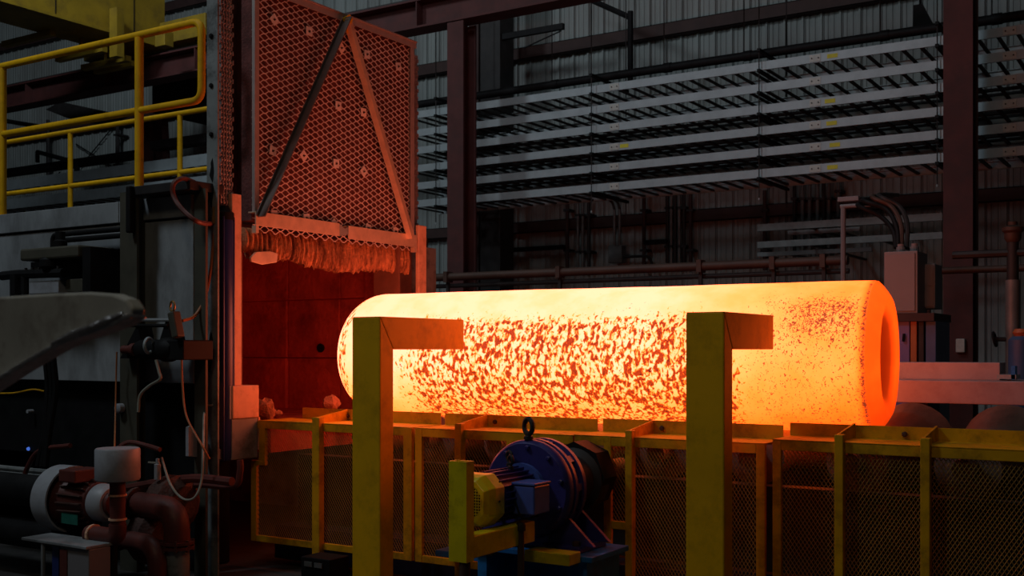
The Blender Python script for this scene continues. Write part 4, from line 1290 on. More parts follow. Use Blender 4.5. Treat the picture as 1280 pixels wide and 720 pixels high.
hose('brown_cable', [on_y(227, 450, YG - 0.06), on_y(228, 480, YG - 0.06), on_y(233, 520, YG - 0.1), on_y(252, 556, YG - 0.15), on_y(262, 574, YG - 0.12)], 0.007, 'hoseo', 'thin brown cable hanging from the junction box to the gusset plate', 'cable')
hose('looped_cable', [on_x(266, 506, XF + 0.05), on_x(256, 512, XF + 0.05), on_y(254, 560, 5.1), on_y(252, 600, 5.05), on_y(243, 622, 5.0), on_y(228, 623, 5.0), on_y(213, 605, 5.0), on_y(202, 572, 5.05)], 0.008, 'hosew', 'long cable sagging in a loop under the jamb block', 'cable')
hose('hanging_wire', [on_y(146, 440, YG), on_y(145, 480, YG), on_y(144, 530, YG - 0.1), on_y(143, 562, 4.7)], 0.006, 'hoseo', 'thin straight orange wire hanging down to the white canister', 'wire')
hose('yellow_cable', [on_y(0, 492, 5.2), on_y(20, 491, 5.2), on_y(40, 487, 5.2), on_y(55, 489, 5.25)], 0.007, 'yellow2', 'thin dull yellow cable at the left edge below the grey arm', 'cable')
MB().lathe([(0, 0.02), (0.01, 0.035), (0.05, 0.035), (0.06, 0.02)], on_y(154, 510, YSIDE - 0.135), (0, -1, 0), 14).build('pull_button', 'whitepaint', None, True, label='small pale round knob in the dark below the side burner', cat='knob')
MB().lathe([(0, 0.016), (0.05, 0.016)], on_y(41, 514, 5.50), (0, -1, 0), 10).build('pull_button', 'whitepaint', None, True, label='tiny pale cap in the dark below the grey arm', cat='knob')
a = on_y(60, 440, 5.0)
t = thing('drop_cables', 'thick black cables hanging behind the grey arm', 'cable', (a.x, 5.0, 0.8))
for i, dx in enumerate((-0.03, 0.02, 0.06)):
    MB().tube(smooth_path([(a.x + dx, 5.0, 1.55), (a.x + dx, 5.02, 1.3), (a.x + dx * 0.6 - 0.02, 5.0, 1.0), (a.x + dx - 0.06, 4.98, 0.75)], 5), 0.022, 8).build('cable', 'black', t, True)
MB().lathe([(0, 0.016), (0.014, 0.012)], on_y(36, 561, 5.52), (0, -1, 0), 10).build('indicator_lamp', 'led', None, True, label='tiny blue indicator lamp in the dark machinery at lower left', cat='lamp')

# ================================================================== FOREGROUND GREY ARM (out of focus)
YA = 1.5
t = thing('crane_lifter', 'out-of-focus grey lifting arm tip with bright worn lower edge at left', 'arm', on_y(60, 480, YA))
outl = [(-140, 386), (-60, 378), (0, 371), (60, 367), (110, 365), (140, 367), (158, 374), (166, 386), (164, 396), (150, 404), (128, 411), (100, 420), (75, 430), (50, 444), (25, 459), (0, 474), (-40, 500), (-140, 560)]
MB().prism([on_y(x, y, YA) for x, y in outl], (0, 0.035, 0)).build('web_plate', 'hook', t, bev=0.006)
low = [(165, 394), (150, 403), (128, 411), (100, 420), (75, 431), (50, 445), (25, 460), (0, 476), (-40, 502), (-140, 562)]
mb = MB()
vs = []
for x, y in low:
    p = on_y(x, y, YA)
    vs += [(p.x, YA - 0.016, p.z + 0.004), (p.x, YA + 0.034, p.z + 0.004), (p.x + 0.003, YA + 0.034, p.z - 0.007), (p.x + 0.003, YA - 0.016, p.z - 0.007)]
fs = []
for i in range(len(low) - 1):
    for k in range(4):
        fs.append((4 * i + k, 4 * i + (k + 1) % 4, 4 * i + 4 + (k + 1) % 4, 4 * i + 4 + k))
fs += [(0, 1, 2, 3), tuple(4 * (len(low) - 1) + k for k in (3, 2, 1, 0))]
mb.add(vs, fs).build('edge_flange', 'bare', t, bev=0.003)
wl = [on_y(x, y - 3.5, YA) - Vector((0, 0.013, 0)) for x, y in ((160, 396), (140, 405), (118, 414), (95, 423), (72, 433))]
MB().tube(wl, [0.004, 0.009, 0.008, 0.010, 0.004], 8).build('weld_bead', 'bare', t, True)

# ================================================================== YELLOW GUIDE POSTS
def guide_post(px0, px1, px2, pxe, label):
    Y = 5.3 if px0 < 600 else 5.55
    xa, xb = X_at(px0, Y), X_at(px1, Y)
    D = Y_at(px2, xb) - Y
    Ye = Y_at(pxe, xb)
    ztop = on_y((px0 + px1) / 2, 396 if px0 < 600 else 390, Y).z
    zlow = CAM_Z
    t = thing('guide_post', label, 'post', ((xa + xb) / 2, Y + D / 2, 0), 'yellow guide posts')
    # mitred inverted L of box tube: outline in the Y-Z plane
    MB().prism([(xa, Y, 0.02), (xa, Y + D, 0.02), (xa, Y + D, zlow), (xa, Y, ztop)], (xb - xa, 0, 0)).build('upright', 'yellow', t, bev=0.008)
    g = 0.0015
    MB().prism([(xa, Y + g, ztop + g * 0.5), (xa, Y + D + g, zlow + g * 0.5), (xa, Ye, zlow + g * 0.5), (xa, Ye, ztop + g * 0.5)], (xb - xa, 0, 0)).build('arm', 'yellow', t, bev=0.006)
    MB().box(xa - 0.08, xb + 0.08, Y - 0.08, Y + D + 0.08, 0, 0.02).build('base_plate', 'yellow', t)
    return t


guide_post(440, 475, 492, 580, 'left yellow inverted-L guide post in front of the forging')
guide_post(857, 905, 916, 967, 'right yellow inverted-L guide post in front of the forging')

# ================================================================== EXPANDED-METAL GUARDS
YG0 = 5.9; YGB = 6.24
def fence_mesh(mb, x0, x1, z0, z1, y, LW=0.0215, SW=0.034):
    """diamonds, long way vertical"""
    nx = int((x1 - x0) / LW)
    nz = int((z1 - z0) / SW)
    lw, sw = (x1 - x0) / nx, (z1 - z0) / nz
    w = 0.0017
    for i in range(nx):
        for j in range(nz):
            xa, za = x0 + i * lw, z0 + j * sw
            xm, zm = xa + lw / 2, za + sw / 2
            for (p, q) in (((xa, zm), (xm, za + sw)), ((xm, za + sw), (xa + lw, zm)), ((xa, zm), (xm, za)), ((xm, za), (xa + lw, zm))):
                dx, dz = q[0] - p[0], q[1] - p[1]
                l = math.hypot(dx, dz)
                nxv, nzv = -dz / l * w, dx / l * w
                n = len(mb.v)
                mb.v += [(p[0] - nxv, y, p[1] - nzv), (q[0] - nxv, y, q[1] - nzv), (q[0] + nxv, y + 0.004, q[1] + nzv), (p[0] + nxv, y + 0.004, p[1] + nzv)]
                mb.f.append((n, n + 1, n + 2, n + 3))


def guard(label, stiles, ztop, zbot, flange=None, open_to=None, notch=False, mid=None):
    """stiles: list of (px0, px1, kind) left to right; the cells between neighbours carry mesh. kind 'p' = proud post with a fin."""
    X = lambda p: X_at(p, YG0)
    xa, xb = X(stiles[0][0]), X(stiles[-1][1])
    t = thing('mesh_guard', label, 'guard', ((xa + xb) / 2, YG0 + 0.15, 0.0), 'yellow mesh guards along the roller table')
    rw = 0.055
    for k, (p0, p1, kd) in enumerate(stiles):
        x0, x1 = X(p0), X(p1)
        if kd == 'p':
            MB().box(x0, x1, YG0 - 0.035, YG0 + 0.02, zbot - 0.06, ztop + 0.045).build('post', 'yellow2', t, bev=0.004)
            MB().prism([(x0, YG0 + 0.021, ztop + 0.045), (x0, YGB - 0.002, ztop + 0.085), (x0, YGB - 0.002, ztop + 0.004), (x0, YG0 + 0.021, ztop + 0.004)], (0.012, 0, 0)).build('fin', 'yellow2', t)
        elif kd == 's':
            zz = zbot
            if notch and k == 0:
                x0n = X(331)
                zs_ = on_y(315, 581, YG0).z
                MB().box(x0, x1, YG0, YG0 + 0.03, zbot, zs_).build('stile', 'yellow2', t, bev=0.003)
                MB().box(x0, x0n, YG0, YG0 + 0.03, zs_ + 0.0005, zs_ + 0.035).build('notch_rail', 'yellow2', t, bev=0.003)
                MB().box(x0n - 0.06, x0n, YG0, YG0 + 0.03, zs_ + 0.036, ztop - 0.001).build('stile', 'yellow2', t, bev=0.003)
            else:
                MB().box(x0, x1, YG0, YG0 + 0.03, zz, ztop - 0.001).build('stile', 'yellow2', t, bev=0.003)
    for k in range(len(stiles) - 1):
        x0, x1 = X(stiles[k][1]), X(stiles[k + 1][0])
        z0, z1 = zbot, ztop
        MB().box(x0 + 0.0005, x1 - 0.0005, YG0 + 0.002, YG0 + 0.028, z1 - rw, z1 - 0.001).build('top_rail', 'yellow2', t, bev=0.003)
        if stiles[k][2] == 'o' or stiles[k + 1][2] == 'o':
            continue
        zb = z0 if not (mid and mid[0] == k) else mid[1]
        MB().box(x0 + 0.0005, x1 - 0.0005, YG0 + 0.002, YG0 + 0.028, zb, zb + rw * 0.85).build('bottom_rail', 'yellow2', t, bev=0.003)
        m = MB()
        xs0 = x0
        fence_mesh(m, x0 + 0.001, x1 - 0.001, zb + rw * 0.85, z1 - rw, YG0 + 0.018)
        m.build('expanded_metal', 'meshy', t, kind='stuff')
    # top plate and back flange
    xt0 = X(331) - 0.06 if notch else xa
    MB().box(xt0, xb, YG0, YGB, ztop, ztop + 0.004).build('top_plate', 'yellow2', t)
    if flange:
        f0, f1 = X_at(flange[0], YGB), X_at(flange[1], YGB)
        MB().box(f0, f1, YGB + 0.0005, YGB + 0.006, ztop - 0.03, ztop + flange[2]).build('back_flange', 'yellow2', t, bev=0.001)
        n = max(1, int((f1 - f0) / 1.0))
        for i in range(n):
            xx = f0 + (i + 0.35) * (f1 - f0) / n
            MB().lathe([(0, 0.016), (0.012, 0.016), (0.016, 0.010)], (xx, YGB, ztop + flange[2] * 0.45), (0, -1, 0), 6).build('bolt', 'rust', t)
    return t


zf = 1.075; zb0 = 0.185
guard('yellow mesh guard nearest the furnace, behind the left guide post', [(313.5, 320, 's'), (394, 403, 'p'), (504, 514.5, 's')], zf, zb0, (378, 551, 0.085), notch=True)
g2 = guard('yellow mesh guard behind the blue gear motor', [(518.5, 527, 's'), (572, 580, 'p'), (716, 716.5, 'o')], zf, zb0, (556, 747, 0.085))
g3 = guard('yellow mesh guard behind the right guide post, with diagonal corner brace', [(717.5, 718, 'o'), (754.5, 763.5, 's'), (784.5, 793, 'p'), (945, 956, 's')], zf + 0.004, zb0, (753.5, 979, 0.085), mid=(1, on_y(775, 662, YG0).z))
guard('yellow mesh guard at the right end of the roller table', [(965.5, 976, 's'), (1045, 1056, 'p'), (1152, 1164, 'p'), (1445, 1456, 's')], zf + 0.03, zb0, (987.5, 1446, 0.075))
# mesh returns around the drive opening: diagonal braces
z1 = zf - 0.05
X = lambda p: X_at(p, YG0)
MB().prism([(X(731), YG0 + 0.002, z1), (X(741), YG0 + 0.002, z1), (X(755.5), YG0 + 0.002, on_y(755, 565, YG0).z), (X(755.5), YG0 + 0.002, on_y(755, 577, YG0).z)], (0, 0.02, 0)).build('corner_brace', 'yellow2', g3)
m = MB()
fence_mesh(m, X(581), X(632), zb0 + 0.05, z1 - 0.005, YG0 + 0.018)
m.build('expanded_metal', 'meshy', g2, kind='stuff')
MB().box(X(633), X(640), YG0, YG0 + 0.03, zb0, z1).build('stile', 'yellow2', g2)
MB().box(X(580.5), X(632.5), YG0 + 0.002, YG0 + 0.028, zb0, zb0 + 0.047).build('bottom_rail', 'yellow2', g2)
# small loose bits seen through the guards
p = on_y(1103, 615, 6.2)
MB().prism([on_y(1090, 640, 6.2), on_y(1111, 643, 6.2), on_y(1108, 626, 6.2)], (0, 0.02, 0)).build('red_tag', 'redpipe', label='small red triangular tag behind the right mesh guard', cat='tag')

# socket box at the foot of the left guard
a = on_y(397, 708, 5.7)
t = thing('socket_box', 'dark junction box with two small pale labels below the left guard', 'box', (a.x, 5.7, 0))
MB().box(X_at(376, 5.65), X_at(412, 5.65), 5.65, 5.85, 0.0, on_y(397, 698, 5.65).z).build('box', 'black', t, bev=0.008)
for p0, p1 in ((380, 389.5), (392.5, 402)):
    MB().box(X_at(p0, 5.64), X_at(p1, 5.64), 5.64, 5.649, on_y(390, 709, 5.64).z, on_y(390, 703, 5.64).z).build('label_plate', 'galv2', t)

# ================================================================== GEAR MOTOR
YD = 5.16                         # front face of the big gear housing
ctr = on_y(657, 612, YD)
cx, cz = ctr.x, ctr.z
RG = 0.272
t = thing('gear_motor', 'navy blue gear motor with yellow fan cover in front of the guards', 'gear motor', (cx, YD, 0))
gb = MB().lathe([(0, 0.02), (0, RG - 0.02), (0.012, RG - 0.006), (0.03, RG), (0.055, RG), (0.06, RG - 0.014), (0.075, RG - 0.014), (0.08, RG + 0.002), (0.105, RG + 0.002), (0.11, RG - 0.02),
                 (0.165, RG - 0.022), (0.17, RG + 0.0), (0.20, RG + 0.0), (0.205, RG - 0.03), (0.30, RG - 0.06), (0.36, RG - 0.11), (0.40, RG - 0.13), (0.40, 0.02)], (cx, YD, cz), (0, 1, 0), 56)
gear = gb.build('gear_housing', 'blue', t, True)
bm_ = MB().lathe([(0, 0.014), (0.014, 0.014), (0.018, 0.008)], (0, 0, 0), (0, -1, 0), 6).mesh('flange_bolt', 'blue')
for k in range(10):
    a = 2 * math.pi * (k + 0.4) / 10
    o = bpy.data.objects.new('flange_bolt', bm_)
    COL.objects.link(o)
    o.parent = gear
    o.location = Vector((cx + math.cos(a) * (RG - 0.04), YD, cz + math.sin(a) * (RG - 0.04))) - world_loc(gear)
    # ribs between the rims
    s = MB().box(-0.02, 0.02, 0.111, 0.169, RG - 0.03, RG - 0.008)
    ob = bpy.data.objects.new('rim_lug', s.mesh('rim_lug', 'blue'))
    COL.objects.link(ob)
    ob.parent = gear
    ob.rotation_euler = (0, a, 0)
    ob.location = Vector((cx, YD, cz)) - world_loc(gear)
def eyebolt(x, y, z, R, r, par, ax=(0, 1, 0)):
    m = MB().torus((x, y, z + R + 0.03), ax, R, r, 20, 8)
    m.lathe([(0, r * 1.9), (0.018, r * 1.9), (0.022, r * 1.2), (0.036, r * 1.2)], (x, y, z), (0, 0, 1), 10)
    return m.build('eye_bolt', 'darksteel', par, True)
eyebolt(cx + 0.0, YD + 0.03, cz + RG, 0.042, 0.014, t, (0.5, 1, 0))
# feet of the housing
for s in (-1, 1):
    xx = cx + s * 0.20
    MB().prism([(xx - 0.03 * s, YD + 0.08, cz - 0.10), (xx + 0.18 * s, YD + 0.08, cz - RG - 0.02), (xx - 0.1 * s, YD + 0.08, cz - RG - 0.02)], (0, 0.025, 0)).build('foot_rib', 'blue', t)
    MB().prism([(xx - 0.03 * s, YD + 0.26, cz - 0.10), (xx + 0.18 * s, YD + 0.26, cz - RG - 0.02), (xx - 0.1 * s, YD + 0.26, cz - RG - 0.02)], (0, 0.025, 0)).build('foot_rib', 'blue', t)
    ft = MB().box(xx - 0.12, xx + 0.12, YD + 0.03, YD + 0.34, cz - RG - 0.055, cz - RG - 0.02).build('foot', 'blue', t, bev=0.006)
    for dy in (0.07, 0.30):
        MB().lathe([(0, 0.024), (0.022, 0.024), (0.026, 0.015)], (xx + 0.08 * s, YD + dy, cz - RG - 0.02), (0, 0, 1), 6).build('foot_bolt', 'rust', ft)
MB().box(cx - 0.10, cx + 0.10, YD + 0.08, YD + 0.30, cz - RG - 0.05, cz - RG + 0.06).build('cradle', 'blue', t)
# motor
ML = 0.46
MB().lathe([(0, 0.15), (0.03, 0.15), (0.05, 0.125), (0.06, 0.125)], (cx, YD - 0.062, cz), (0, 1, 0), 28).build('adapter', 'blue2', t, True)
mot = MB().lathe([(0, 0.118), (ML - 0.1, 0.118)], (cx, YD - 0.06 - (ML - 0.1), cz), (0, 1, 0), 28).build('motor_body', 'blue', t, True)
for k in range(24):
    a = 2 * math.pi * k / 24
    d = Vector((math.cos(a), 0, math.sin(a)))
    p0 = Vector((cx, YD - 0.075, cz)) + d * 0.126
    p1 = Vector((cx, YD - 0.06 - (ML - 0.11), cz)) + d * 0.126
    MB().bar(p0, p1, 0.006, 0.024, d).build('cooling_fin', 'blue', mot)
# fan cover: eight-sided dome
yf = YD - 0.06 - (ML - 0.1)
def octring(y, r, cut=0.30):
    pts = []
    for sx, sz in ((1, 1), (-1, 1), (-1, -1), (1, -1)):
        q = [(sx * r, sz * r * (1 - cut * 1.6)), (sx * r * (1 - cut * 1.6), sz * r)]
        if sx * sz < 0:
            q.reverse()
        pts += q
    return [(cx + x, y, cz + z) for x, z in pts]
rings = [octring(yf, 0.132), octring(yf - 0.08, 0.132), octring(yf - 0.125, 0.122), octring(yf - 0.15, 0.104)]
fc = MB()
vs = [v for R_ in rings for v in R_]
fs = [(i * 8 + k, i * 8 + (k + 1) % 8, (i + 1) * 8 + (k + 1) % 8, (i + 1) * 8 + k) for i in range(3) for k in range(8)]
fc.add(vs, fs)
# front face: flat ring around a round grille
gr = 0.092
rim = [(cx + math.cos(a) * gr, yf - 0.15, cz + math.sin(a) * gr) for a in [math.pi * 2 * (k + 0.5) / 8 + math.pi / 8 * 0 for k in range(8)]]
n0 = len(fc.v)
ring4 = list(range(24, 32))
ang = sorted(ring4, key=lambda i: math.atan2(fc.v[i][2] - cz, fc.v[i][0] - cx))
N_ = 32
circ = [(cx + math.cos(-math.pi + 2 * math.pi * k / N_) * gr, yf - 0.152, cz + math.sin(-math.pi + 2 * math.pi * k / N_) * gr) for k in range(N_)]
fc.v += circ
for k in range(N_):
    a = -math.pi + 2 * math.pi * (k + 0.5) / N_
    best = min(ring4, key=lambda i: abs((math.atan2(fc.v[i][2] - cz, fc.v[i][0] - cx) - a + math.pi) % (2 * math.pi) - math.pi))
    a2 = -math.pi + 2 * math.pi * (k + 1.5) / N_
    best2 = min(ring4, key=lambda i: abs((math.atan2(fc.v[i][2] - cz, fc.v[i][0] - cx) - a2 + math.pi) % (2 * math.pi) - math.pi))
    fc.f.append((n0 + k, n0 + (k + 1) % N_, best))
    if best2 != best:
        fc.f.append((n0 + (k + 1) % N_, best2, best))
fan = fc.build('fan_cover', 'yellow3', t, False, bev=0.004)
MB().lathe([(0, gr * 0.98), (0.004, gr * 0.98)], (cx, yf - 0.13, cz), (0, 1, 0), 28).build('fan_recess', 'black', fan)
gm = MB()
for k in range(-6, 7):
    w = 0.0145 * k
    h = math.sqrt(max(0, gr * gr - w * w))
    if h > 0.01:
        gm.box(cx + w - 0.002, cx + w + 0.002, yf - 0.152, yf - 0.149, cz - h, cz + h)
        gm.box(cx - h, cx + h, yf - 0.1545, yf - 0.1525, cz + w - 0.002, cz + w + 0.002)
gm.build('grille', 'yellow3', fan)
for (dx, dz) in ((0.10, 0.10), (0.10, -0.10), (-0.10, 0.10), (0.1, 0.0)):
    MB().lathe([(0, 0.006), (0.005, 0.006)], (cx + 0.133, yf - 0.05, cz + dz), (1, 0, 0), 6).build('screw', 'darksteel', fan)
# terminal box on the right side
tb = MB().box(cx + 0.110, cx + 0.242, YD - 0.31, YD - 0.15, cz - 0.085, cz + 0.065).build('terminal_box', 'blue2', t, bev=0.008)
MB().box(cx + 0.105, cx + 0.248, YD - 0.315, YD - 0.145, cz + 0.066, cz + 0.08).build('box_lid', 'blue2', tb, bev=0.004)
MB().tube(smooth_path([(cx + 0.11, YD - 0.32, cz + 0.05), (cx + 0.14, YD - 0.322, cz - 0.03), (cx + 0.18, YD - 0.32, cz - 0.10), (cx + 0.235, YD - 0.25, cz - 0.092)], 5), 0.005, 6).build('ground_wire', 'black', tb)
eyebolt(cx - 0.08, YD - 0.04, cz + 0.125, 0.026, 0.009, t, (0.5, 1, 0))
eyebolt(cx + 0.03, YD - 0.20, cz + 0.128, 0.022, 0.008, t, (0.5, 1, 0))
# rusty coupling and shaft running back through the guard
MB().lathe([(0, 0.13), (0.10, 0.15), (0.12, 0.19), (0.22, 0.19), (0.24, 0.16), (0.40, 0.16), (0.42, 0.08), (0.75, 0.08)], (cx, YD + 0.41, cz), (0, 1, 0), 24).build('coupling', 'darksteel', t, True)
hx = MB().lathe([(0, 0.205), (0.16, 0.205)], (cx, YD + 0.54, cz + 0.02), (0, 1, 0), 8).build('coupling_guard', 'black', t)

# blue base plate under it
ZBP = cz - RG - 0.056
t = thing('motor_stand', 'bright blue steel base plate and stand under the gear motor', 'base', (cx, YD + 0.15, 0))
MB().box(cx - 0.36, cx + 0.42, YD - 0.02, YD + 0.42, ZBP - 0.03, ZBP).build('top_plate', 'bluebase', t, bev=0.004)
for dx in (-0.30, 0.34):
    MB().box(cx + dx - 0.03, cx + dx + 0.03, YD + 0.02, YD + 0.40, 0, ZBP - 0.031).build('leg_plate', 'bluebase', t)
MB().box(cx - 0.27, cx + 0.31, YD + 0.35, YD + 0.37, 0, ZBP - 0.031).build('back_web', 'bluebase', t)
for dx in (-0.25, 0.05, 0.3):
    MB().lathe([(0, 0.02), (0.03, 0.02)], (cx + dx, YD + 0.03, ZBP - 0.06), (0, 0, 1), 6).build('nut', 'galv2', t)
a = on_y(553, 690, 5.75)
MB().box(a.x - 0.02, a.x + 0.14, 5.70, 5.84, a.z - 0.02, a.z + 0.02).build('base_tab', 'bluebase', t, bev=0.004)
MB().box(a.x + 0.14, cx - 0.30, 5.70, 5.74, a.z - 0.02, a.z + 0.02).build('tie_bar', 'bluebase', t)
MB().box(cx - 0.30, cx - 0.28, YD + 0.40, 5.70, a.z - 0.02, a.z + 0.02).build('tie_bar', 'bluebase', t)
# yellow motor bumper: upright box tube on a horizontal leg
Yb = 4.36
x0, x1 = X_at(561, Yb), X_at(583, Yb)
wq = Y_at(592.5, x1) - Yb
zt_ = on_y(575, 577, Yb).z; zb_ = on_y(575, 703, Yb).z
t = thing('motor_bumper', 'bright yellow box-tube bumper standing in front of the motor fan cover', 'bumper', ((x0 + x1) / 2, Yb + wq / 2, 0))
w = 0.008
MB().box(x0, x1, Yb, Yb + w, zb_, zt_).box(x0, x1, Yb + wq - w, Yb + wq, zb_, zt_).box(x0, x0 + w, Yb + w, Yb + wq - w, zb_, zt_).box(x1 - w, x1, Yb + w, Yb + wq - w, zb_, zt_).build('upright_tube', 'yellow3', t)
MB().box(x0 + w + 0.001, x1 - w - 0.001, Yb + w + 0.001, Yb + wq - w - 0.001, zb_ + 0.0, zb_ + 0.01).build('tube_floor', 'yellow3', t)
MB().box(x0 + 0.02, x1 - 0.002, Yb + wq + 0.0005, YD - 0.16, zb_ + 0.01, zb_ + 0.12).build('horizontal_leg', 'yellow3', t, bev=0.006)
MB().box(x0 + 0.03, x1 + 0.20, YD - 0.155, YD - 0.03, ZBP - 0.03, ZBP + 0.03).build('mount_bar', 'yellow3', t, bev=0.004)
MB().tube([((x0 + x1) / 2 + 0.02, Yb + wq / 2, 0), ((x0 + x1) / 2 + 0.02, Yb + wq / 2, zb_ - 0.001)], 0.028, 10).build('stub_leg', 'brownpipe', t, True)
p = on_y(651, 656, 4.85)
t = thing('conduit_riser', 'thin dark conduit standing beside the motor terminal box', 'conduit', (p.x, 4.85, 0))
MB().tube([(p.x, 4.85, 0), (p.x, 4.85, p.z)], 0.018, 10).build('pipe_run', 'brownpipe', t, True)
MB().lathe([(0, 0.026), (0.03, 0.026), (0.04, 0.02)], (p.x, 4.85, p.z - 0.03), (0, 0, 1), 10).build('fitting', 'darksteel', t, True)

# ================================================================== PUMPS AND PIPES, LOWER LEFT
YQ = 4.75
c = on_y(93, 624, YQ)
t = thing('circulation_pump', 'pump with broad white ring housing and finned red motor at lower left', 'pump', (c.x, YQ, 0))
ax = (1, 0, 0)
RQ = 0.225
MB().lathe([(-0.17, RQ - 0.01), (-0.16, RQ), (0.0, RQ), (0.0, RQ - 0.012), (-0.03, RQ - 0.02), (-0.10, RQ - 0.03), (-0.10, 0.05), (-0.17, 0.05)], (c.x, YQ, c.z), ax, 40, False).build('ring_housing', 'whitepaint', t, True)
MB().lathe([(-0.09, 0.17), (-0.02, 0.17), (0.0, 0.155), (0.26, 0.13), (0.28, 0.10)], (c.x, YQ, c.z), ax, 28).build('pump_body', 'redpipe', t, True)
fn = MB()
for k in range(18):
    a = 2 * math.pi * k / 18
    d = Vector((0, math.cos(a), math.sin(a)))
    MB().bar(Vector((c.x + 0.02, YQ, c.z)) + d * 0.155, Vector((c.x + 0.25, YQ, c.z)) + d * 0.14, 0.008, 0.03, d).build('cooling_fin', 'rust', t)
MB().box(c.x + 0.05, c.x + 0.22, YQ - 0.16, YQ + 0.06, c.z + 0.135, c.z + 0.22).build('terminal_box', 'redpipe', t, bev=0.01)
MB().lathe([(0.27, 0.10), (0.28, 0.125), (0.37, 0.125), (0.40, 0.105), (0.40, 0.02)], (c.x, YQ, c.z), ax, 28).build('end_bell', 'whitepaint', t, True)
MB().lathe([(0.401, 0.085), (0.43, 0.08), (0.44, 0.05)], (c.x, YQ, c.z), ax, 24).build('end_cap', 'redpipe', t, True)
MB().bar((c.x + 0.07, YQ - 0.148, c.z - 0.10), (c.x + 0.22, YQ - 0.135, c.z - 0.105), 0.006, 0.07).build('name_plate', 'green', t)
MB().tube([(c.x - 1.6, YQ + 0.02, c.z + 0.02), (c.x - 0.175, YQ + 0.02, c.z + 0.02)], 0.115, 16).build('suction_pipe', 'black', t, True)
MB().tube([(c.x - 1.6, YQ + 0.02, c.z - 0.28), (c.x - 0.05, YQ + 0.02, c.z - 0.28)], 0.10, 16).build('lower_pipe', 'black', t, True)
MB().box(c.x - 0.12, c.x + 0.3, YQ - 0.14, YQ + 0.14, c.z - 0.30, c.z - 0.25).build('base', 'black', t)
MB().box(c.x - 0.05, c.x + 0.05, YQ - 0.06, YQ + 0.06, c.z - 0.249, c.z - 0.12).build('pedestal', 'black', t)
MB().box(c.x + 0.17, c.x + 0.24, YQ - 0.1, YQ + 0.1, 0, c.z - 0.301).build('blue_leg', 'bluecyl', t)
MB().box(c.x - 0.10, c.x - 0.03, YQ - 0.1, YQ + 0.1, 0, c.z - 0.301).build('blue_leg', 'bluecyl', t)

# canister on a red riser
YR_ = 4.55
p = on_y(147, 600, YR_)
q = on_y(147, 560, YR_)
t = thing('air_canister', 'pale round canister on a red pipe riser beside the pump', 'canister', (p.x, YR_, 0))
rr = (X_at(168, YR_) - X_at(125, YR_)) / 2 * 0.83
cn = MB().lathe([(0, rr * 0.96), (0.008, rr), (q.z - p.z - 0.01, rr), (q.z - p.z, rr * 0.95), (q.z - p.z, 0.02)], (p.x, YR_, p.z), (0, 0, 1), 28).build('can', 'whitepaint', t, True)
MB().tube([(p.x, YR_, p.z - 0.001), (p.x, YR_, on_y(147, 660, YR_).z)], 0.048, 16).build('riser', 'redpipe', t, True)
for py in (602, 620, 650):
    MB().lathe([(0, 0.056), (0.012, 0.056)], (p.x, YR_, on_y(147, py, YR_).z), (0, 0, 1), 16).build('collar', 'jamb', t)
MB().tube(bend([(p.x, YR_, on_y(147, 655, YR_).z), (p.x, YR_, on_y(147, 662, YR_).z - 0.05), (p.x - 0.28, YR_, on_y(147, 662, YR_).z - 0.05)], 0.05), 0.055, 14).build('elbow', 'redpipe', t, True)
MB().lathe([(0, 0.065), (0.02, 0.065)], (p.x - 0.24, YR_, on_y(147, 662, YR_).z - 0.05), (1, 0, 0), 14).build('pipe_ring', 'jamb', t)
MB().tube([(p.x - 0.05, YR_, 0), (p.x - 0.05, YR_, on_y(147, 668, YR_).z - 0.06)], 0.03, 10).build('stand', 'black', t)

# big red elbows
for i, (px, py, Y, r, lab) in enumerate(((208, 640, 4.9, 0.085, 'large red flanged pipe elbow turning down right of the canister'), (184, 684, 4.78, 0.062, 'smaller red flanged elbow low down beside the blue post'))):
    c2 = on_y(px, py, Y)
    t = thing('pipe_elbow', lab, 'pipe', (c2.x, Y, 0), 'red pipe elbows')
    e = c2 + Vector((0.10, 0, 0))
    pts = bend([c2 + Vector((-0.38, 0.05, 0.02)), e + Vector((0, 0, 0.02)), Vector((e.x, Y, c2.z - 0.20))], 0.15, 7)
    MB().tube(pts, r, 16).build('elbow', 'redpipe', t, True)
    fz = c2.z - 0.20
    fl_ = MB().lathe([(0, r * 1.3), (0.02, r * 1.3), (0.022, r * 1.05), (0.03, r * 1.05), (0.032, r * 1.3), (0.05, r * 1.3)], (e.x, Y, fz - 0.03), (0, 0, 1), 18).build('flange', 'redpipe', t)
    for k in range(8):
        a = 2 * math.pi * k / 8
        MB().lathe([(0, 0.011), (0.075, 0.011)], (e.x + math.cos(a) * r * 1.18, Y + math.sin(a) * r * 1.18, fz - 0.043), (0, 0, 1), 6).build('flange_bolt', 'rust', fl_)
    MB().tube([(e.x, Y, 0), (e.x, Y, fz - 0.031)], r * 0.95, 16).build('down_pipe', 'bluedark' if i else 'furn2', t, True)
    MB().lathe([(0, r * 1.35), (0.03, r * 1.35)], c2 + Vector((-0.36, 0.05, 0.02)), (1, 0, 0), 16).build('flange', 'rust', t)
    MB().lathe([(0, 0.16), (0.06, 0.19), (0.16, 0.19), (0.22, 0.12)], c2 + Vector((-0.30, 0.22, 0.02)), (1, 0, 0), 16).build('valve_body', 'rust', t, True)
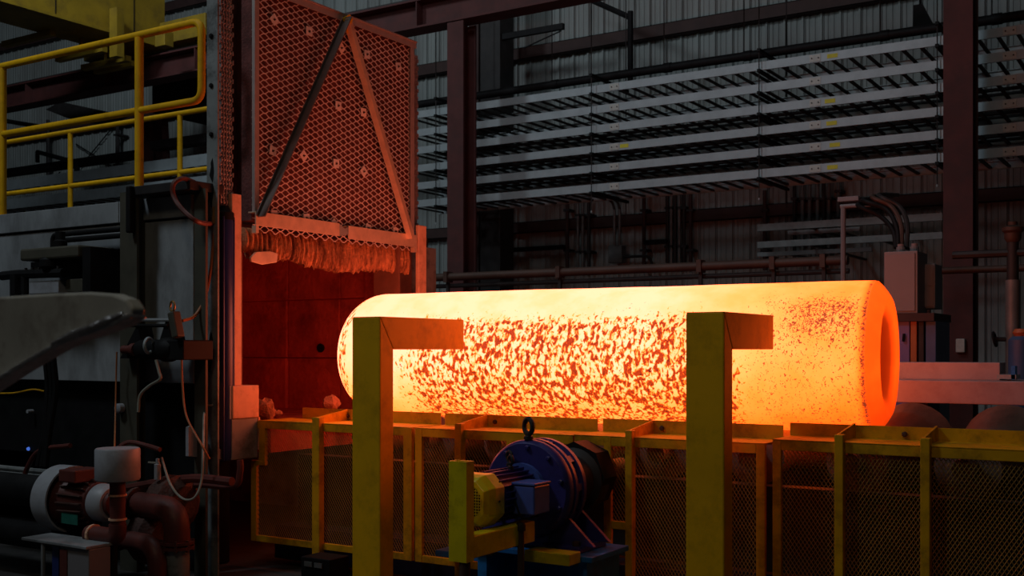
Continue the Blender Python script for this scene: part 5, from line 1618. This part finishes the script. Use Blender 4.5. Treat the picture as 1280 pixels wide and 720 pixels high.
# small red lines
YS2 = 5.15
for i, (pts, r, lab) in enumerate((
        ([(160, 610, YS2), (200, 603, YS2), (245, 598, YS2), (290, 602, YS2)], 0.03, 'rusty red pipe running right below the cable loop'),
        ([(200, 610, YS2 + 0.1), (250, 606, YS2 + 0.1), (292, 608, YS2 + 0.1), (300, 590, YS2 + 0.1), (300, 575, YS2 + 0.1)], 0.022, 'thin red pipe bending up to the furnace foot'),
        ([(30, 602, 5.0), (34, 585, 5.0), (50, 563, 5.0), (88, 557, 5.0)], 0.018, 'red hose arching up left of the white ring housing'),
        ([(145, 562, 4.9), (160, 553, 4.95), (180, 556, 5.0), (200, 562, 5.0)], 0.016, 'red hose arching right above the canister'))):
    MB().tube(smooth_path([on_y(*q_) for q_ in pts], 6), r, 8).build('red_pipe' if i < 2 else 'red_hose', 'redpipe', None, True, label=lab, cat='pipe' if i < 2 else 'hose')
for i, (py, r) in enumerate(((590, 0.02), (596, 0.018), (602, 0.018))):
    a = on_y(-40, py - 4, 5.1); b = on_y(60, py, 5.1)
    MB().tube([(a.x, 5.1, b.z), (b.x, 5.1, b.z)], r, 8).build('small_pipe', 'furn2', None, True, label='thin grey pipe at the left edge above the pump suction pipe, %s of three' % ('top', 'middle', 'bottom')[i], cat='pipe', group='thin pipes at lower left')
a = on_y(197, 588, 5.0)
t = thing('small_valve', 'small pale valve fitting on the rusty red pipe', 'valve', a - Vector((0, 0, 0.06)))
MB().lathe([(0, 0.022), (0.1, 0.022), (0.105, 0.012), (0.14, 0.012)], a - Vector((0, 0, 0.06)), (0, 0, 1), 8).build('body', 'furn', t)
MB().bar(a + Vector((-0.09, 0, 0.05)), a + Vector((0.02, 0, 0.05)), 0.012, 0.01).build('lever', 'hosew', t)
# little white cabinet with drips under the pump
YC2 = 4.35
x0, x1 = X_at(75, YC2), X_at(111, YC2)
zt_ = on_y(90, 684, YC2).z
t = thing('pump_panel', 'pale stained panel box under the pump at the lower left edge', 'panel', ((x0 + x1) / 2, YC2, 0))
MB().box(x0, x1, YC2, YC2 + 0.16, 0, zt_).build('box', 'cab', t, bev=0.006)
MB().box(x0 + 0.005, x0 + 0.075, YC2 - 0.006, YC2 - 0.0005, 0.05, zt_ - 0.02).build('sticker', 'redpipe', t)
MB().box(X_at(30, YC2), x1, YC2 - 0.02, YC2 + 0.2, zt_ + 0.001, zt_ + 0.02).build('shelf', 'furn', t, bev=0.004)
MB().tube([(X_at(54, YC2), YC2, zt_), (X_at(54, YC2), YC2, 0)], 0.014, 8).build('leg', 'furn', t)
# dark equipment mass behind the pumps under the furnace side
for i, (pa, pb, py, Y, lab) in enumerate(((-60, 70, 545, 5.55, 'black housing under the furnace side at the left edge'), (175, 250, 560, 5.6, 'black housing under the furnace side by the corner'))):
    xa, xb = X_at(pa, Y), X_at(pb, Y)
    z = on_y((pa + pb) / 2, py, Y).z
    t = thing('base_housing', lab, 'housing', ((xa + xb) / 2, Y, 0))
    MB().box(xa, xb, Y, Y + 0.3, 0, z).build('body', 'black', t, bev=0.02)
    MB().box(xa + 0.05, xb - 0.05, Y - 0.03, Y - 0.001, 0.2, z - 0.1).build('cover', 'black', t, bev=0.01)
